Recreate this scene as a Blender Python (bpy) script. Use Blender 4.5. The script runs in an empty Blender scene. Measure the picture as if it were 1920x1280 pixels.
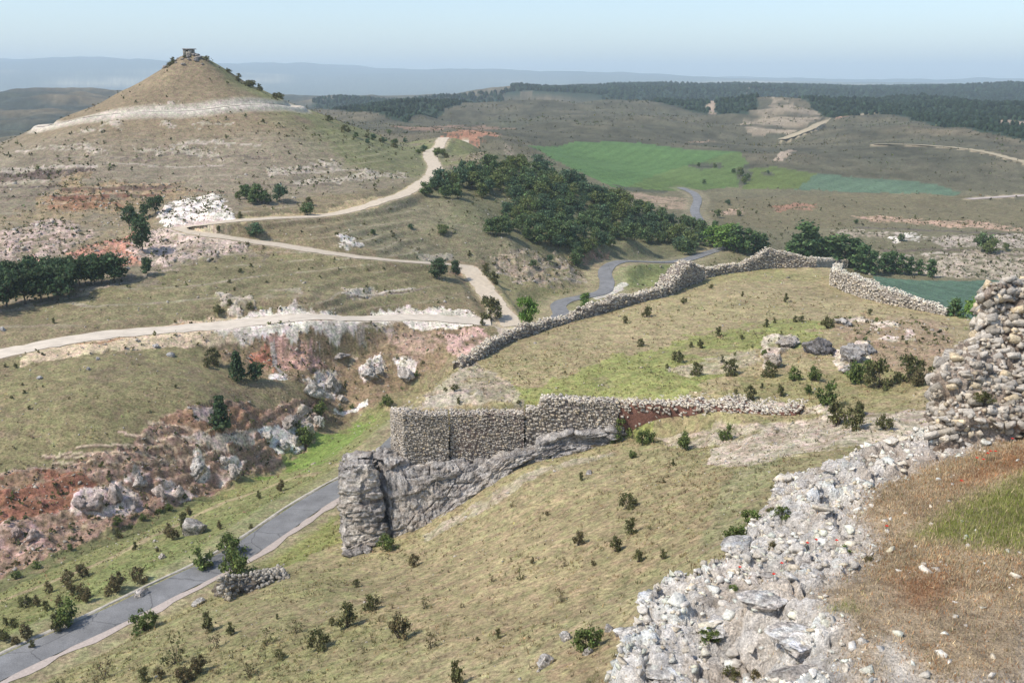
import bpy, bmesh, math, random
import numpy as np
from mathutils import Vector, Matrix

random.seed(7)
RNG = np.random.default_rng(11)
scene = bpy.context.scene
COL = scene.collection

# ------------------------------------------------------------------ camera
CAMZ = 60.0
FPX = 1884.0                       # focal length in photo pixels (1920 wide)
HORIZON_Y = 150.0
PITCH = math.atan((640 - HORIZON_Y) / FPX)
cam_data = bpy.data.cameras.new('camera')
cam_data.sensor_width = 36.0
cam_data.lens = 36.0 * FPX / 1920.0
cam_data.clip_start = 0.5
cam_data.clip_end = 60000.0
cam = bpy.data.objects.new('camera', cam_data)
cam.location = (0, 0, CAMZ)
cam.rotation_euler = (math.pi / 2 - PITCH, 0, 0)
COL.objects.link(cam)
scene.camera = cam

# ------------------------------------------------------------------ sky and sun
SUN_EL = math.radians(51)
SUN_DIR = Vector((-0.90, -0.40, 0)).normalized()      # ground direction towards the sun
world = bpy.data.worlds.new('World')
scene.world = world
world.use_nodes = True
wn = world.node_tree
wn.nodes.clear()
sky = wn.nodes.new('ShaderNodeTexSky')
sky.sky_type = 'NISHITA'
sky.sun_disc = False
sky.sun_elevation = SUN_EL
sky.sun_rotation = math.atan2(SUN_DIR.x, SUN_DIR.y)
sky.altitude = 1200
sky.air_density = 1.0
sky.dust_density = 2.4
sky.ozone_density = 1.6
bg = wn.nodes.new('ShaderNodeBackground')
bg.inputs['Strength'].default_value = 0.15
wo = wn.nodes.new('ShaderNodeOutputWorld')
wn.links.new(sky.outputs[0], bg.inputs[0])
wn.links.new(bg.outputs[0], wo.inputs[0])

sun_data = bpy.data.lights.new('sun', 'SUN')
sun_data.energy = 3.1
sun_data.angle = math.radians(2.5)
sun_data.color = (1.0, 0.94, 0.86)
sun = bpy.data.objects.new('sun', sun_data)
sd = Vector((SUN_DIR.x * math.cos(SUN_EL), SUN_DIR.y * math.cos(SUN_EL), math.sin(SUN_EL)))
sun.rotation_euler = sd.to_track_quat('Z', 'Y').to_euler()
sun.location = (0, 0, 200)
COL.objects.link(sun)

HAZE_COL = (0.77, 0.91, 1.0, 1)
HAZE_DENSITY = 1.6e-4
scene.view_settings.view_transform = 'Standard'
scene.view_settings.look = 'None'
scene.view_settings.exposure = 0.42
scene.view_settings.gamma = 1.0
scene.view_settings.use_curve_mapping = False
scene.cycles.use_denoising = True
scene.cycles.max_bounces = 8
scene.cycles.diffuse_bounces = 2
scene.cycles.volume_bounces = 5
scene.cycles.transparent_max_bounces = 4

# ------------------------------------------------------------------ pixel helpers
SP, CP = math.sin(PITCH), math.cos(PITCH)
def pix_dir(x, y):
    u = (x - 960.0) / FPX
    v = -(y - 640.0) / FPX
    return u, v * SP + CP, v * CP - SP          # world X, Y, Z
def az_t(x, y):
    a, b, c = pix_dir(x, y)
    h = math.hypot(a, b)
    return math.atan2(a, b), c / h              # azimuth, slope of the ray
def pt(x, y, r):
    """point on the ray of a pixel at horizontal distance r from the camera"""
    a, t = az_t(x, y)
    return np.array((r * math.sin(a), r * math.cos(a), CAMZ + t * r))

# ------------------------------------------------------------------ noise
def _hash(ix, iy, seed):
    n = (ix.astype(np.int64) * 374761393 + iy.astype(np.int64) * 668265263 + seed * 974634777) & 0xffffffff
    n = ((n ^ (n >> 13)) * 1274126177) & 0xffffffff
    n = n ^ (n >> 16)
    return (n & 0xffffff).astype(np.float32) / np.float32(0xffffff)
def vnoise(x, y, seed=0):
    ix = np.floor(x); iy = np.floor(y)
    fx = (x - ix).astype(np.float32); fy = (y - iy).astype(np.float32)
    ix = ix.astype(np.int64); iy = iy.astype(np.int64)
    fx = fx * fx * (3 - 2 * fx); fy = fy * fy * (3 - 2 * fy)
    a = _hash(ix, iy, seed); b = _hash(ix + 1, iy, seed)
    c = _hash(ix, iy + 1, seed); d = _hash(ix + 1, iy + 1, seed)
    return (a + (b - a) * fx) * (1 - fy) + (c + (d - c) * fx) * fy
def fbm(x, y, octv=4, seed=0, gain=0.5, lac=2.07):
    s = 0.0; amp = 1.0; tot = 0.0
    for o in range(octv):
        s = s + amp * vnoise(x, y, seed + o * 17)
        tot += amp; amp *= gain; x = x * lac + 5.3; y = y * lac + 1.7
    return s / tot * 2 - 1                       # about -1..1
def ridged(x, y, octv=4, seed=0):
    s = 0.0; amp = 1.0; tot = 0.0
    for o in range(octv):
        s = s + amp * (1 - np.abs(vnoise(x, y, seed + o * 13) * 2 - 1))
        tot += amp; amp *= 0.5; x = x * 2.1 + 3.1; y = y * 2.1 + 7.7
    return s / tot
def sstep(a, b, x):
    t = np.clip((x - a) / (b - a), 0, 1)
    return t * t * (3 - 2 * t)

# ------------------------------------------------------------------ scattered-data surface
class RBF:
    def __init__(self, P, V, c=0.02, smooth=8e-4):
        P = np.asarray(P, float); V = np.asarray(V, float)
        self.P, self.c = P, c
        n = len(P)
        D = np.sqrt(((P[:, None] - P[None]) ** 2).sum(-1) + c * c)
        A = np.zeros((n + 1, n + 1))
        A[:n, :n] = -D + np.eye(n) * smooth
        A[:n, n] = 1; A[n, :n] = 1
        self.w = np.linalg.solve(A, np.concatenate([V, [0]]))
    def __call__(self, X, Y):
        sh = X.shape; X = X.ravel(); Y = Y.ravel()
        out = np.full(X.shape, self.w[-1])
        for (px, py), w in zip(self.P, self.w[:-1]):
            out -= w * np.sqrt((X - px) ** 2 + (Y - py) ** 2 + self.c ** 2)
        return out.reshape(sh)

def anchors(lst):
    """(px, py, drop) seen points, ('r', px, r, drop) hidden points, ('d', px, py, r) points at a known distance"""
    P, V = [], []
    for a in lst:
        if a[0] == 'r':
            az, _ = az_t(a[1], 640); P.append((az, math.log(a[2]))); V.append(-a[3])
        elif a[0] == 'd':
            az, t = az_t(a[1], a[2]); P.append((az, math.log(a[3]))); V.append(t * a[3])
        else:
            az, t = az_t(a[0], a[1]); r = a[2] / -t; P.append((az, math.log(r))); V.append(-a[2])
    return P, V

VALLEY = [
 # slope below the castle rock
 (-150,1275,44.5),(30,1262,44),(200,1275,40),(400,1275,37),(600,1275,34.5),(800,1275,31.5),(1000,1275,28.5),(1150,1275,26),
 (600,1100,38.5),(800,1150,34.5),(1000,1100,32),(1150,1000,30.5),(1200,1100,28.5),(1300,950,28.5),(1300,850,31),(1150,838,33.2),
 (1060,858,34.2),(970,880,35.2),(880,945,37.6),(780,1010,40),(650,1055,41.3),(900,1000,36.8),(700,1085,39.8),(520,1090,41.2),
 (1400,900,27.5),(1450,820,29),(1500,790,28.5),(1600,800,27),('r',1600,60,25),('r',1400,50,24.5),('r',1900,60,24),('r',1900,90,25.5),
 ('r',1500,40,22),('r',1900,38,21),('r',1200,33,22),('r',700,33,25),('r',200,33,32),('r',-200,40,38),('r',2150,60,24),('r',2150,100,28),
 # road and the green bank towards the gully
 (100,1215,44),(200,1165,43.6),(320,1115,43.3),(400,1070,43.3),(480,1030,43.4),(560,978,43.7),(635,925,44),
 (100,1150,46),(100,1090,48.6),(250,1060,46.5),(250,1010,48.8),(400,1000,46.3),(400,940,49.5),(520,960,45.5),(520,890,50),(620,880,46.5),(640,820,50),
 (-100,1150,50),(-150,1230,47),
 # gully floor
 (-50,1100,51),(40,1075,50.8),(130,1030,51),(250,985,51),(340,945,51.2),(400,918,51.4),(480,880,51.5),(570,845,51.4),(620,795,50.6),(690,765,49.6),(770,715,47.6),(820,700,46.5),
 # foot and rim of the eroded far bank
 (0,1020,49.6),(0,890,45),(100,870,44.8),(200,860,45),(300,850,46),(380,838,46.6),(450,810,46.6),(480,800,47),(530,780,47.2),(575,745,46.3),(600,740,46.6),
 (0,760,40.5),(150,760,40.5),(300,750,41.2),(400,765,43),(450,720,42.6),(520,715,43.5),(300,690,39.5),(100,690,38.6),
 (0,660,37.6),(100,645,37.2),(300,622,37.4),(500,612,38),(700,596,39.5),(850,600,40.8),(930,615,41.8),(-150,700,38.5),
 # second eroded hollow under the pale track
 (420,665,40.5),(480,700,42.8),(540,650,41),(600,690,44.4),(640,640,41.4),(660,720,47),(700,690,45.4),(720,650,42.8),(780,660,43.6),(800,625,41.7),(840,650,42.9),(870,640,42.7),
 (560,640,40.2),(640,745,48.6),
 # hillside between the tracks
 (0,570,35.2),(100,550,34.6),(300,545,34.2),(500,545,35.2),(700,540,36.8),(600,580,36.6),(850,540,38.2),(100,490,31.6),(0,480,31),(230,500,32.2),(300,490,31.6),
 (850,490,36.2),(700,490,33.6),(500,460,30.6),(350,430,28.6),(400,408,26.6),(350,385,26),(600,400,27.6),(600,450,30.2),(750,440,32),(250,420,28.4),(100,420,28.2),
 (720,375,26.2),(800,345,25),(815,300,23),(870,262,20),(760,300,23.3),(700,340,25),
 ('r',360,330,30),('r',100,330,34),('r',-150,330,36),('r',-150,230,31),('r',600,330,29),('r',360,420,36),('r',100,450,40),('r',700,450,32),('r',-200,500,44),
 # wooded ridge and the road bends
 (900,420,34),(900,350,27),(1000,420,35),(1000,350,28),(1100,480,41),(1100,400,35),(1200,450,42),(1200,412,38),(1310,458,43.2),
 (960,303,23),(1100,360,31.6),(1200,395,36.8),(905,284,20.4),(860,300,22.5),('r',960,345,34),('r',1100,345,41.5),('r',1200,345,43),('r',880,400,28),
 (1050,580,43.2),(1130,515,43.5),(1260,488,43.8),(1360,465,43.8),(1320,430,43.8),(1310,365,43),(1200,520,43.6),(1000,560,42.2),(950,540,40),(1000,500,40),(930,480,38),(1050,520,42),
 ('r',700,130,46),('r',760,122,44.2),('r',870,142,44),('r',930,157,43.6),('r',1000,172,43.4),('r',1150,180,44),('r',1300,200,45),('r',1450,200,46),('r',1600,190,47),('r',1750,170,47),('r',1900,160,45),('r',2100,150,42),
 # under the spur (covered by the plateau)
 ('r',760,100,43.5),('r',850,105,42.5),('r',1000,110,40),('r',1200,110,36),('r',1100,140,43),('r',1350,130,38),('r',1500,120,34),('r',1650,110,31),('r',1800,110,29),
 # right hand valley
 (1740,545,50),(1700,525,50),(1850,530,50),(1600,500,48.4),(1700,498,49.8),(1900,480,48),(1700,440,46),(1900,430,46),(1500,420,45),(1450,380,43.4),(1700,390,44.2),(1850,372,43.4),
 (2050,450,47),(2050,380,44),
 # fields and scrub hills
 (1200,360,42.4),(1350,350,42.4),(1600,352,42.4),(1790,366,42.6),(1100,300,38.5),(1200,320,40.2),(1150,265,33.5),(1300,280,36.4),(1400,320,40),(1500,330,40.4),(1050,275,34.5),
 (1600,290,37),(1700,330,41),(1850,330,41),(1700,270,34),(1900,300,36.6),(1850,250,32),(1600,232,29.5),(1470,205,24),(1300,228,30),(1200,198,24),(1100,188,23),(970,192,24.5),(1000,220,28),
 (880,248,24),(750,240,26.5),(700,214,27.5),(2050,300,37),(2050,240,30),(1360,238,37),(1385,268,40),(1230,205,24.5),(1290,225,28),(1150,225,27),(1540,215,28),
 # forest beyond
 (1050,172,21),(1200,165,15),(1500,182,22),(1700,215,28),(1600,205,26.5),(1900,246,32),(1900,222,30.5),(1750,190,25),(1350,190,23),(1350,165,16),(1500,163,14.5),
 (800,196,25),(640,205,28),(720,200,27),(920,180,23),(620,185,30),
 ('d',1900,163,2400),('d',1700,170,2400),('d',2100,160,2400),('d',1550,166,2600),('d',1300,163,2300),('d',1100,164,2300),('d',1000,176,2300),
 ('r',950,1400,48),('r',1100,1400,50),('r',1300,1350,50),('r',1450,1300,48),('r',1600,1500,52),('r',1750,1500,54),('r',1900,1450,52),('r',2100,1450,52),('r',800,1500,46),
 # blue middle hill on the left
 ('d',-100,168,1500),('d',60,167,1500),('d',150,184,1450),('d',230,205,1400),('d',0,240,900),('d',100,235,900),('d',-150,240,900),
 ('d',600,195,1700),('d',400,200,1500),
 # plain before the mountains
 ('d',-100,195,4000),('d',150,195,4000),('d',400,190,4000),('d',700,186,4000),('d',1000,175,4000),('d',1300,170,4200),('d',1600,166,4400),('d',1900,168,4400),('d',2150,166,4400),
 ('d',0,178,6500),('d',300,176,6500),('d',600,172,6500),('d',900,168,6500),
 # far range
 ('d',-150,112,11000),('d',0,108,11000),('d',150,107,11000),('d',250,112,11000),('d',300,116,11000),('d',430,119,10500),('d',500,116,10500),('d',560,117,10500),('d',640,124,10500),
 ('d',720,131,10500),('d',800,137,11000),('d',880,144,11500),('d',960,147,12000),('d',1100,149,12500),('d',1250,150,12500),('d',1400,151,12500),('d',1550,151,12500),('d',1700,155,12500),('d',1920,157,12500),('d',2150,158,12500),
]
for _x in (-200,100,400,700,1000,1300,1600,1900,2150):
    VALLEY.append(('d',_x,170,16500))

PLATEAU = [
 (735,790,31.2),(765,770,30.8),(870,685,30.1),(930,642,30),(1100,588,30),(1270,545,30),(1330,517,29.9),(1440,502,29.6),(1550,512,29.5),(1600,545,29.4),(1700,570,29.2),(1770,592,29),(1830,610,28.8),
 (880,772,30.8),(1000,770,30.6),(900,745,30.2),(1000,745,30.0),(1150,762,29.9),(1300,768,29.5),(1450,785,29),(1550,800,28.2),
 (1000,700,29.6),(1200,720,29),(1300,600,28.8),(1450,560,28.9),(1200,640,29.2),(1350,680,28.4),(1450,660,27.9),(1500,600,28.2),(1620,620,26.8),(1540,660,27.6),(1700,640,26.9),(1700,700,26.9),(1600,740,27.6),(1800,640,26.8),
 ('r',600,95,31),('r',600,130,31),('r',1000,190,31),('r',1500,190,30),('r',1900,140,28),('r',1900,90,25.5),('r',2100,90,25),('r',1700,70,26),('r',1300,80,30.5),('r',1000,82,32),('r',700,82,32),
]
SPUR_PX = [(772,770,30.7),(782,745,30.3),(815,722,30.1),(870,682,30.1),(930,640,30),(1010,606,30),(1100,585,30),(1190,562,30),(1268,540,30),(1325,515,29.9),(1380,507,29.8),(1440,500,29.6),(1500,500,29.6),(1562,502,29.5),
           (1600,540,29.4),(1690,566,29.2),(1770,588,29),(1860,612,28.8)]

# ------------------------------------------------------------------ terrain grid (azimuth x distance)
AZ = np.concatenate([np.linspace(-.85, -.56, 40, endpoint=False), np.linspace(-.56, .56, 960), np.linspace(.56, .85, 41)[1:]])
NC = len(AZ)
JJ = np.arange(NC)
R = np.concatenate([np.geomspace(a, b, n, endpoint=False) for a, b, n in
    ((24,70,140),(70,130,300),(130,230,300),(230,420,175),(420,1500,95))] + [np.geomspace(1500,17000,55)])
NR = len(R)
LNR = np.log(R)
P, V = anchors(VALLEY)
rbf_v = RBF(P, V)
P, V = anchors(PLATEAU)
rbf_p = RBF(P, V)
cAZ = np.linspace(-0.87, 0.87, 300); cL = np.linspace(LNR[0] - .01, LNR[-1] + .01, 330)
GA, GL = np.meshgrid(cAZ, cL)
def upsample(C, az, lnr):
    fx = np.interp(az, cAZ, np.arange(len(cAZ))); fy = np.interp(lnr, cL, np.arange(len(cL)))
    ix = np.minimum(fx.astype(int), len(cAZ) - 2); iy = np.minimum(fy.astype(int), len(cL) - 2)
    tx = (fx - ix)[None]; ty = (fy - iy)[:, None]
    a = C[np.ix_(iy, ix)]; b = C[np.ix_(iy, ix + 1)]; c = C[np.ix_(iy + 1, ix)]; d = C[np.ix_(iy + 1, ix + 1)]
    return (a * (1 - tx) + b * tx) * (1 - ty) + (c * (1 - tx) + d * tx) * ty
Zv = upsample(rbf_v(GA, GL), AZ, LNR)
n_p = int(np.searchsorted(R, 240))
Zp = np.full((NR, NC), -100.0); Zp[:n_p] = upsample(rbf_p(GA, GL), AZ, LNR[:n_p])
RR, AA = np.meshgrid(R, AZ, indexing='ij')
X = RR * np.sin(AA); Y = RR * np.cos(AA)

def seg_dist(px, py, a, b):
    ax, ay = a; bx, by = b
    dx, dy = bx - ax, by - ay
    L2 = dx * dx + dy * dy + 1e-12
    t = np.clip(((px - ax) * dx + (py - ay) * dy) / L2, 0, 1)
    return np.hypot(px - ax - t * dx, py - ay - t * dy), t
def inside(px, py, poly):
    res = np.zeros(px.shape, bool)
    n = len(poly)
    for i in range(n):
        x0, y0 = poly[i]; x1, y1 = poly[(i + 1) % n]
        if y0 == y1: continue
        c = ((y0 > py) != (y1 > py)) & (px < (x1 - x0) * (py - y0) / (y1 - y0) + x0)
        res ^= c
    return res

# --- conical hill
HILL = pt(360, 103, 330)
hr = np.hypot(X - HILL[0], Y - HILL[1])
hang = np.arctan2(Y - HILL[1], X - HILL[0])
hr_ = hr * (1 + 0.05 * np.sin(2 * hang + .6) + 0.045 * np.sin(5 * hang + 2) + .05 * fbm(X / 14, Y / 14, 3, 8))
cone = np.interp(hr_, [0, 3.5, 8, 16, 31, 47, 63, 80, 100, 120, 140, 170, 230], [0, 0.3, 3.2, 8.2, 15.2, 21.2, 27.2, 31, 35, 40.5, 50, 80, 150])
Zc = (HILL[2] - CAMZ) - cone
def smax(a, b, k):
    h = np.clip(0.5 + 0.5 * (a - b) / k, 0, 1)
    return b * (1 - h) + a * h + k * h * (1 - h)
Z = smax(Zv, Zc, 2.0)

# --- spur plateau
SPUR = []
for (x, y, d) in SPUR_PX:
    az, t = az_t(x, y); r = d / -t; SPUR.append((r * math.sin(az), r * math.cos(az)))
front_px = [(1700,88),(1480,87.5),(1300,90.8),(1150,93),(985,92.9),(842,92.6),(784,92.4)]
FRONT = []
for (x, r) in front_px:
    az, _ = az_t(x, 640); FRONT.append((r * math.sin(az), r * math.cos(az)))
az_r, _ = az_t(2080, 640)
SPUR_POLY = SPUR + [(118 * math.sin(az_r), 118 * math.cos(az_r)), (84 * math.sin(az_r), 84 * math.cos(az_r))] + FRONT
rows = slice(0, n_p)
px_, py_ = X[rows], Y[rows]
ins = inside(px_, py_, SPUR_POLY)
wmax = ins.astype(float)
npoly = len(SPUR_POLY)
for i in range(npoly):
    a, b = SPUR_POLY[i], SPUR_POLY[(i + 1) % npoly]
    d, _ = seg_dist(px_, py_, a, b)
    if i < len(SPUR) - 1: width = (2.0, 3.0, 6.0, 11.0)[i] if i < 4 else 15.0
    elif i >= len(SPUR) + 1 + 2: width = 1.6
    else: width = 8.0
    wmax = np.maximum(wmax, 1 - sstep(0, width, d))
Z[rows] = Z[rows] * (1 - wmax) + np.maximum(Zp[rows], Z[rows] * 0 + Zp[rows]) * wmax
spur_w = np.zeros((NR, NC)); spur_w[rows] = ins

# ------------------------------------------------------------------ raycast on the terrain
def height_at(x, y):
    r = math.hypot(x, y); a = math.atan2(x, y)
    fi = np.interp(math.log(r), LNR, np.arange(NR)); fj = np.interp(a, AZ, JJ)
    i = int(min(max(fi, 0), NR - 2)); j = int(min(max(fj, 0), NC - 2)); ti = fi - i; tj = fj - j
    return CAMZ + ((Z[i, j] * (1 - tj) + Z[i, j + 1] * tj) * (1 - ti) + (Z[i + 1, j] * (1 - tj) + Z[i + 1, j + 1] * tj) * ti)
def hit(x, y, rmin=34.0):
    """where the ray through a photo pixel meets the ground -> (X, Y, Z)"""
    az, t = az_t(x, y)
    fj = np.interp(az, AZ, JJ); j = int(min(max(fj, 0), NC - 2)); tj = min(max(fj - j, 0), 1)
    col = Z[:, j] * (1 - tj) + Z[:, j + 1] * tj
    d = t * R - col
    ok = (d <= 0) & (R >= rmin)
    k = int(np.argmax(ok))
    if not ok[k]: return None
    if k == 0: r = R[0]
    else:
        f = d[k - 1] / (d[k - 1] - d[k] + 1e-9); f = min(max(f, 0), 1); r = R[k - 1] + f * (R[k] - R[k - 1])
    return np.array((r * math.sin(az), r * math.cos(az), CAMZ + t * r))
def hits(lst, rmin=34.0):
    out = []
    for p in lst:
        h = pt(p[0], 640, p[2]) if len(p) > 2 else hit(p[0], p[1], rmin)
        if h is not None: out.append((float(h[0]), float(h[1])))
    return out

# ------------------------------------------------------------------ roads and tracks: centrelines
def chaikin(p, n=2):
    for _ in range(n):
        q = [p[0]]
        for a, b in zip(p[:-1], p[1:]):
            q += [(a[0] * .75 + b[0] * .25, a[1] * .75 + b[1] * .25), (a[0] * .25 + b[0] * .75, a[1] * .25 + b[1] * .75)]
        p = q + [p[-1]]
    return p
def resample(p, step):
    p = np.array(p); d = np.r_[0, np.cumsum(np.hypot(*np.diff(p, axis=0).T))]
    n = max(2, int(d[-1] / step) + 1); s = np.linspace(0, d[-1], n)
    return np.stack([np.interp(s, d, p[:, 0]), np.interp(s, d, p[:, 1])], 1)
ROAD_PX = [(-420,1450),(-240,1368),(-120,1310),(-40,1275),(25,1246),(100,1208),(200,1160),(300,1112),(400,1063),(480,1018),(560,962),(625,920),(700,880,113),(765,800,122),(870,700,142),(930,700,157),(1000,700,172),(1058,592,186),(1043,0,193),(1055,0,199),(1095,0,204.5),(1130,0,210),(1138,0,217),(1128,0,224),(1150,0,233),(1210,0,243),(1270,0,252),(1320,476),(1358,466),(1350,455),(1325,436),(1312,415),(1300,395),(1310,376),(1302,362),(1275,352)]
TRACKS = {  # name: (pixel path, width, drawn colour key)
 'white_track': ([(-420,770),(-230,716),(-60,676),(0,665),(60,651),(150,634),(300,618),(450,606),(600,599),(740,592),(830,597),(920,608)], 5.0),
 'side_track': ([(965,612),(945,590),(920,560),(893,520),(868,497),(800,494),(700,487),(600,474),(500,456),(430,447),(380,440),(350,434),(341,429),(354,425),(390,421),(450,415),(560,408),(650,397),(720,379),(780,352),(808,336),(818,315),(806,295),(805,283),(830,271),(872,263)], 3.9),
 'hill_track': (None, 3.0),
 'far_track': ([(1465,262),(1500,250),(1530,238),(1548,228),(1580,220),(1640,213)], 6.0),
 'hillside_track': ([(1640,271),(1720,272),(1800,278),(1850,286),(1900,300),(1990,322)], 4.5),
 'field_track': ([(1815,374),(1870,370),(1960,364)], 4.0),
}
def flatten_along(path, half, margin, lift=0.0, smooth=9):
    """lower or raise the ground along a centreline so that the ribbon lies flat; returns centreline heights"""
    pts = resample(path, max(0.8, half * 0.4))
    hz = np.array([height_at(x, y) for x, y in pts]) - CAMZ
    k = np.ones(smooth) / smooth
    hz = np.convolve(np.pad(hz, smooth // 2, mode='edge'), k, mode='valid')
    best = {}
    D = np.full((NR, NC), 1e9, np.float32); T = np.zeros((NR, NC), np.float32)
    for i in range(len(pts) - 1):
        a, b = pts[i], pts[i + 1]
        rad = half + margin + 1
        rr = np.hypot([a[0], b[0]], [a[1], b[1]]); aa = np.arctan2([a[0], b[0]], [a[1], b[1]])
        i0, i1 = np.searchsorted(R, [rr.min() - rad, rr.max() + rad]); da = rad / max(rr.min(), 1)
        j0, j1 = np.searchsorted(AZ, [aa.min() - da, aa.max() + da])
        if i1 <= i0 or j1 <= j0: continue
        s = np.s_[i0:i1, j0:j1]
        d, t = seg_dist(X[s], Y[s], a, b)
        m = d < D[s]
        D[s] = np.where(m, d, D[s]); T[s] = np.where(m, hz[i] * (1 - t) + hz[i + 1] * t, T[s])
    w = 1 - sstep(half, half + margin, D)
    sel = w > 0
    Z[sel] = Z[sel] * (1 - w[sel]) + T[sel] * w[sel]
    return pts, hz + CAMZ, D
road_path = chaikin(hits(ROAD_PX), 2)
road_pts, road_z, road_D = flatten_along(road_path, 3.6, 5.0)
track_geo = {}
for nm, (pxs, w) in TRACKS.items():
    if pxs is None:                                  # winds round the cone
        ths = np.radians(np.linspace(-188, 14, 26)); rad = np.interp(np.degrees(ths), [-188, -150, -120, -90, -60, -30, 14], [47, 42, 37, 33, 31.2, 30.5, 30])
        pth = [(HILL[0] + q * math.cos(t), HILL[1] + q * math.sin(t)) for q, t in zip(rad, ths)]
    else: pth = chaikin(hits(pxs), 1)
    track_geo[nm] = flatten_along(pth, w * .5 + .5, w * .6) + (w,)

# ------------------------------------------------------------------ ground colours (what the soil and grass are, not how they are lit)
n200 = fbm(X / 160, Y / 160, 5, 3).astype(np.float32)
n30 = fbm(X / 26, Y / 26, 4, 21).astype(np.float32)
n6 = fbm(X / 5.5, Y / 5.5, 4, 40).astype(np.float32)
n1 = fbm(X / 1.3, Y / 1.3, 3, 60).astype(np.float32)
C = np.zeros((NR, NC, 3), np.float32)
K = np.zeros((NR, NC), np.float32)              # how stony
def mixc(w, col):
    global C
    C = C * (1 - w[..., None]) + np.array(col, np.float32) * w[..., None]
LNRR = np.log(RR)
EA = (n6 * .7 + n1 * .5); EB = (np.roll(n6, 37, 1) * .7 + np.roll(n1, 53, 0) * .5)
FA = n200 * 1.0 + n30 * .6; FB = np.roll(n200, 91, 1) + np.roll(n30, 71, 0) * .6
def region(pxs, e=0.012, rmin=34.0, far=False):
    """slices and mask of a traced patch; its outline is carried onto the ground first"""
    w = hits(pxs, rmin)
    poly = [(math.atan2(x, y), math.log(math.hypot(x, y))) for x, y in w]
    a = np.array(poly); m = 3 * e
    i0, i1 = np.searchsorted(LNR, [a[:, 1].min() - m, a[:, 1].max() + m]); j0, j1 = np.searchsorted(AZ, [a[:, 0].min() - m, a[:, 0].max() + m])
    s = np.s_[i0:i1, j0:j1]
    na, nb = (FA, FB) if far else (EA, EB)
    return s, inside(AA[s] + e * na[s], LNRR[s] + 1.6 * e * nb[s], poly)
def paint(pxs, col, a=1.0, e=0.012, brk=0.0, rocky=None, rmin=34.0, far=False):
    s, m = region(pxs, e, rmin, far)
    w = m * a
    if brk:
        n = (n30[s] if far else n6[s] * .6 + n1[s] * .6)
        w = w * sstep(-.25, .2, n + .45 - brk)
    w = w.astype(np.float32)
    C[s] = C[s] * (1 - w[..., None]) + np.array(col, np.float32) * w[..., None]
    if rocky is not None: K[s] = K[s] * (1 - w) + rocky * w

TAN = (0.305, 0.255, 0.145); OLIVE = (0.235, 0.215, 0.105); GREEN = (0.175, 0.205, 0.075); LIME = (0.15, 0.24, 0.05)
BROWN = (0.235, 0.192, 0.115); GREY = (0.245, 0.205, 0.145); PINKBR = (0.255, 0.198, 0.125)
WHITE = (0.74, 0.69, 0.62); CREAM = (0.55, 0.45, 0.33); PINK = (0.52, 0.36, 0.30); RED = (0.34, 0.155, 0.095); SALMON = (0.47, 0.255, 0.19); DARKBR = (0.165, 0.115, 0.085)
SCRUB = (0.098, 0.092, 0.060); FOREST = (0.035, 0.055, 0.035)

# base by distance
mixc(np.ones((NR, NC), np.float32), TAN)
mixc(sstep(-.5, .5, n30 + .35 * n6).astype(np.float32) * .55, OLIVE)
mixc(sstep(.0, .6, n6) * .25, (0.32, 0.26, 0.15))
w_far = sstep(210, 300, RR).astype(np.float32)
mixc(w_far, (0.165, 0.148, 0.090))
w_far2 = sstep(400, 520, RR).astype(np.float32)
mixc(w_far2, SCRUB)
mixc(w_far2 * sstep(-.2, .25, n30) * .45, (0.135, 0.118, 0.078))
mixc((sstep(700, 900, RR) * sstep(5200, 4200, RR) * sstep(-.14, -.2, AA)).astype(np.float32), (0.060, 0.068, 0.055))
mixc(w_far2 * sstep(.0, .55, n200 + .3 * n30), (0.150, 0.125, 0.082))
mixc(w_far2 * sstep(.1, .6, -n200 + .5 * n30) * .7, (0.068, 0.075, 0.048))
w_plain = sstep(2800, 3600, RR).astype(np.float32)
mixc(w_plain * sstep(-.14, -.10, AA * 0 + np.where((AA < -.16) & (RR < 4600), -.2, 0)), (0.10, 0.115, 0.085))
mixc(w_plain * sstep(.15, .5, fbm(X / 900, Y / 350, 4, 5)), (0.33, 0.30, 0.21))
mixc(sstep(7600, 9000, RR), (0.075, 0.10, 0.085))

# near slope
paint([(-100,1330),(0,1290),(400,1110),(520,1080),(650,1065),(760,1150),(760,1330)], OLIVE, .65, .05, .25)
paint([(640,1100),(900,1010),(1150,900),(1330,860),(1400,880),(1330,1000),(1250,1060),(900,1250)], (0.30,0.24,0.135), .55, .05)
# hillside of the valley, left
paint([(-150,1110),(40,1070),(250,980),(400,915),(570,842),(690,762),(800,705),(930,640),(970,600),(905,505),(1000,470),(900,360),(800,300),(700,260),(300,300),(-150,300)], BROWN, 1, .01)
paint([(-150,690),(400,660),(560,720),(500,745),(300,770),(200,840),(-150,880)], OLIVE, .55, .06, .2)
paint([(200,500),(800,500),(900,560),(740,575),(300,600),(0,600)], (0.215,0.19,0.105), .8, .05)
paint([(-150,500),(0,560),(260,530),(500,470),(350,430),(420,400),(800,340),(700,260),(-150,260)], GREY, .85, .03)
cone_w = sstep(120, 70, hr).astype(np.float32)
mixc(cone_w * .9, GREY)
mixc(sstep(62, 40, hr + 6 * n6) * .85, PINKBR)
flank = sstep(.35, 1.0, np.cos(hang - .15)) * sstep(150, 80, hr)
mixc((flank * .85 * sstep(-.6, .2, n6)).astype(np.float32), (0.195, 0.20, 0.09))
paint([(560,210),(800,270),(820,300),(800,330),(640,300)], (0.19,0.19,0.095), .7, .03)
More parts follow.
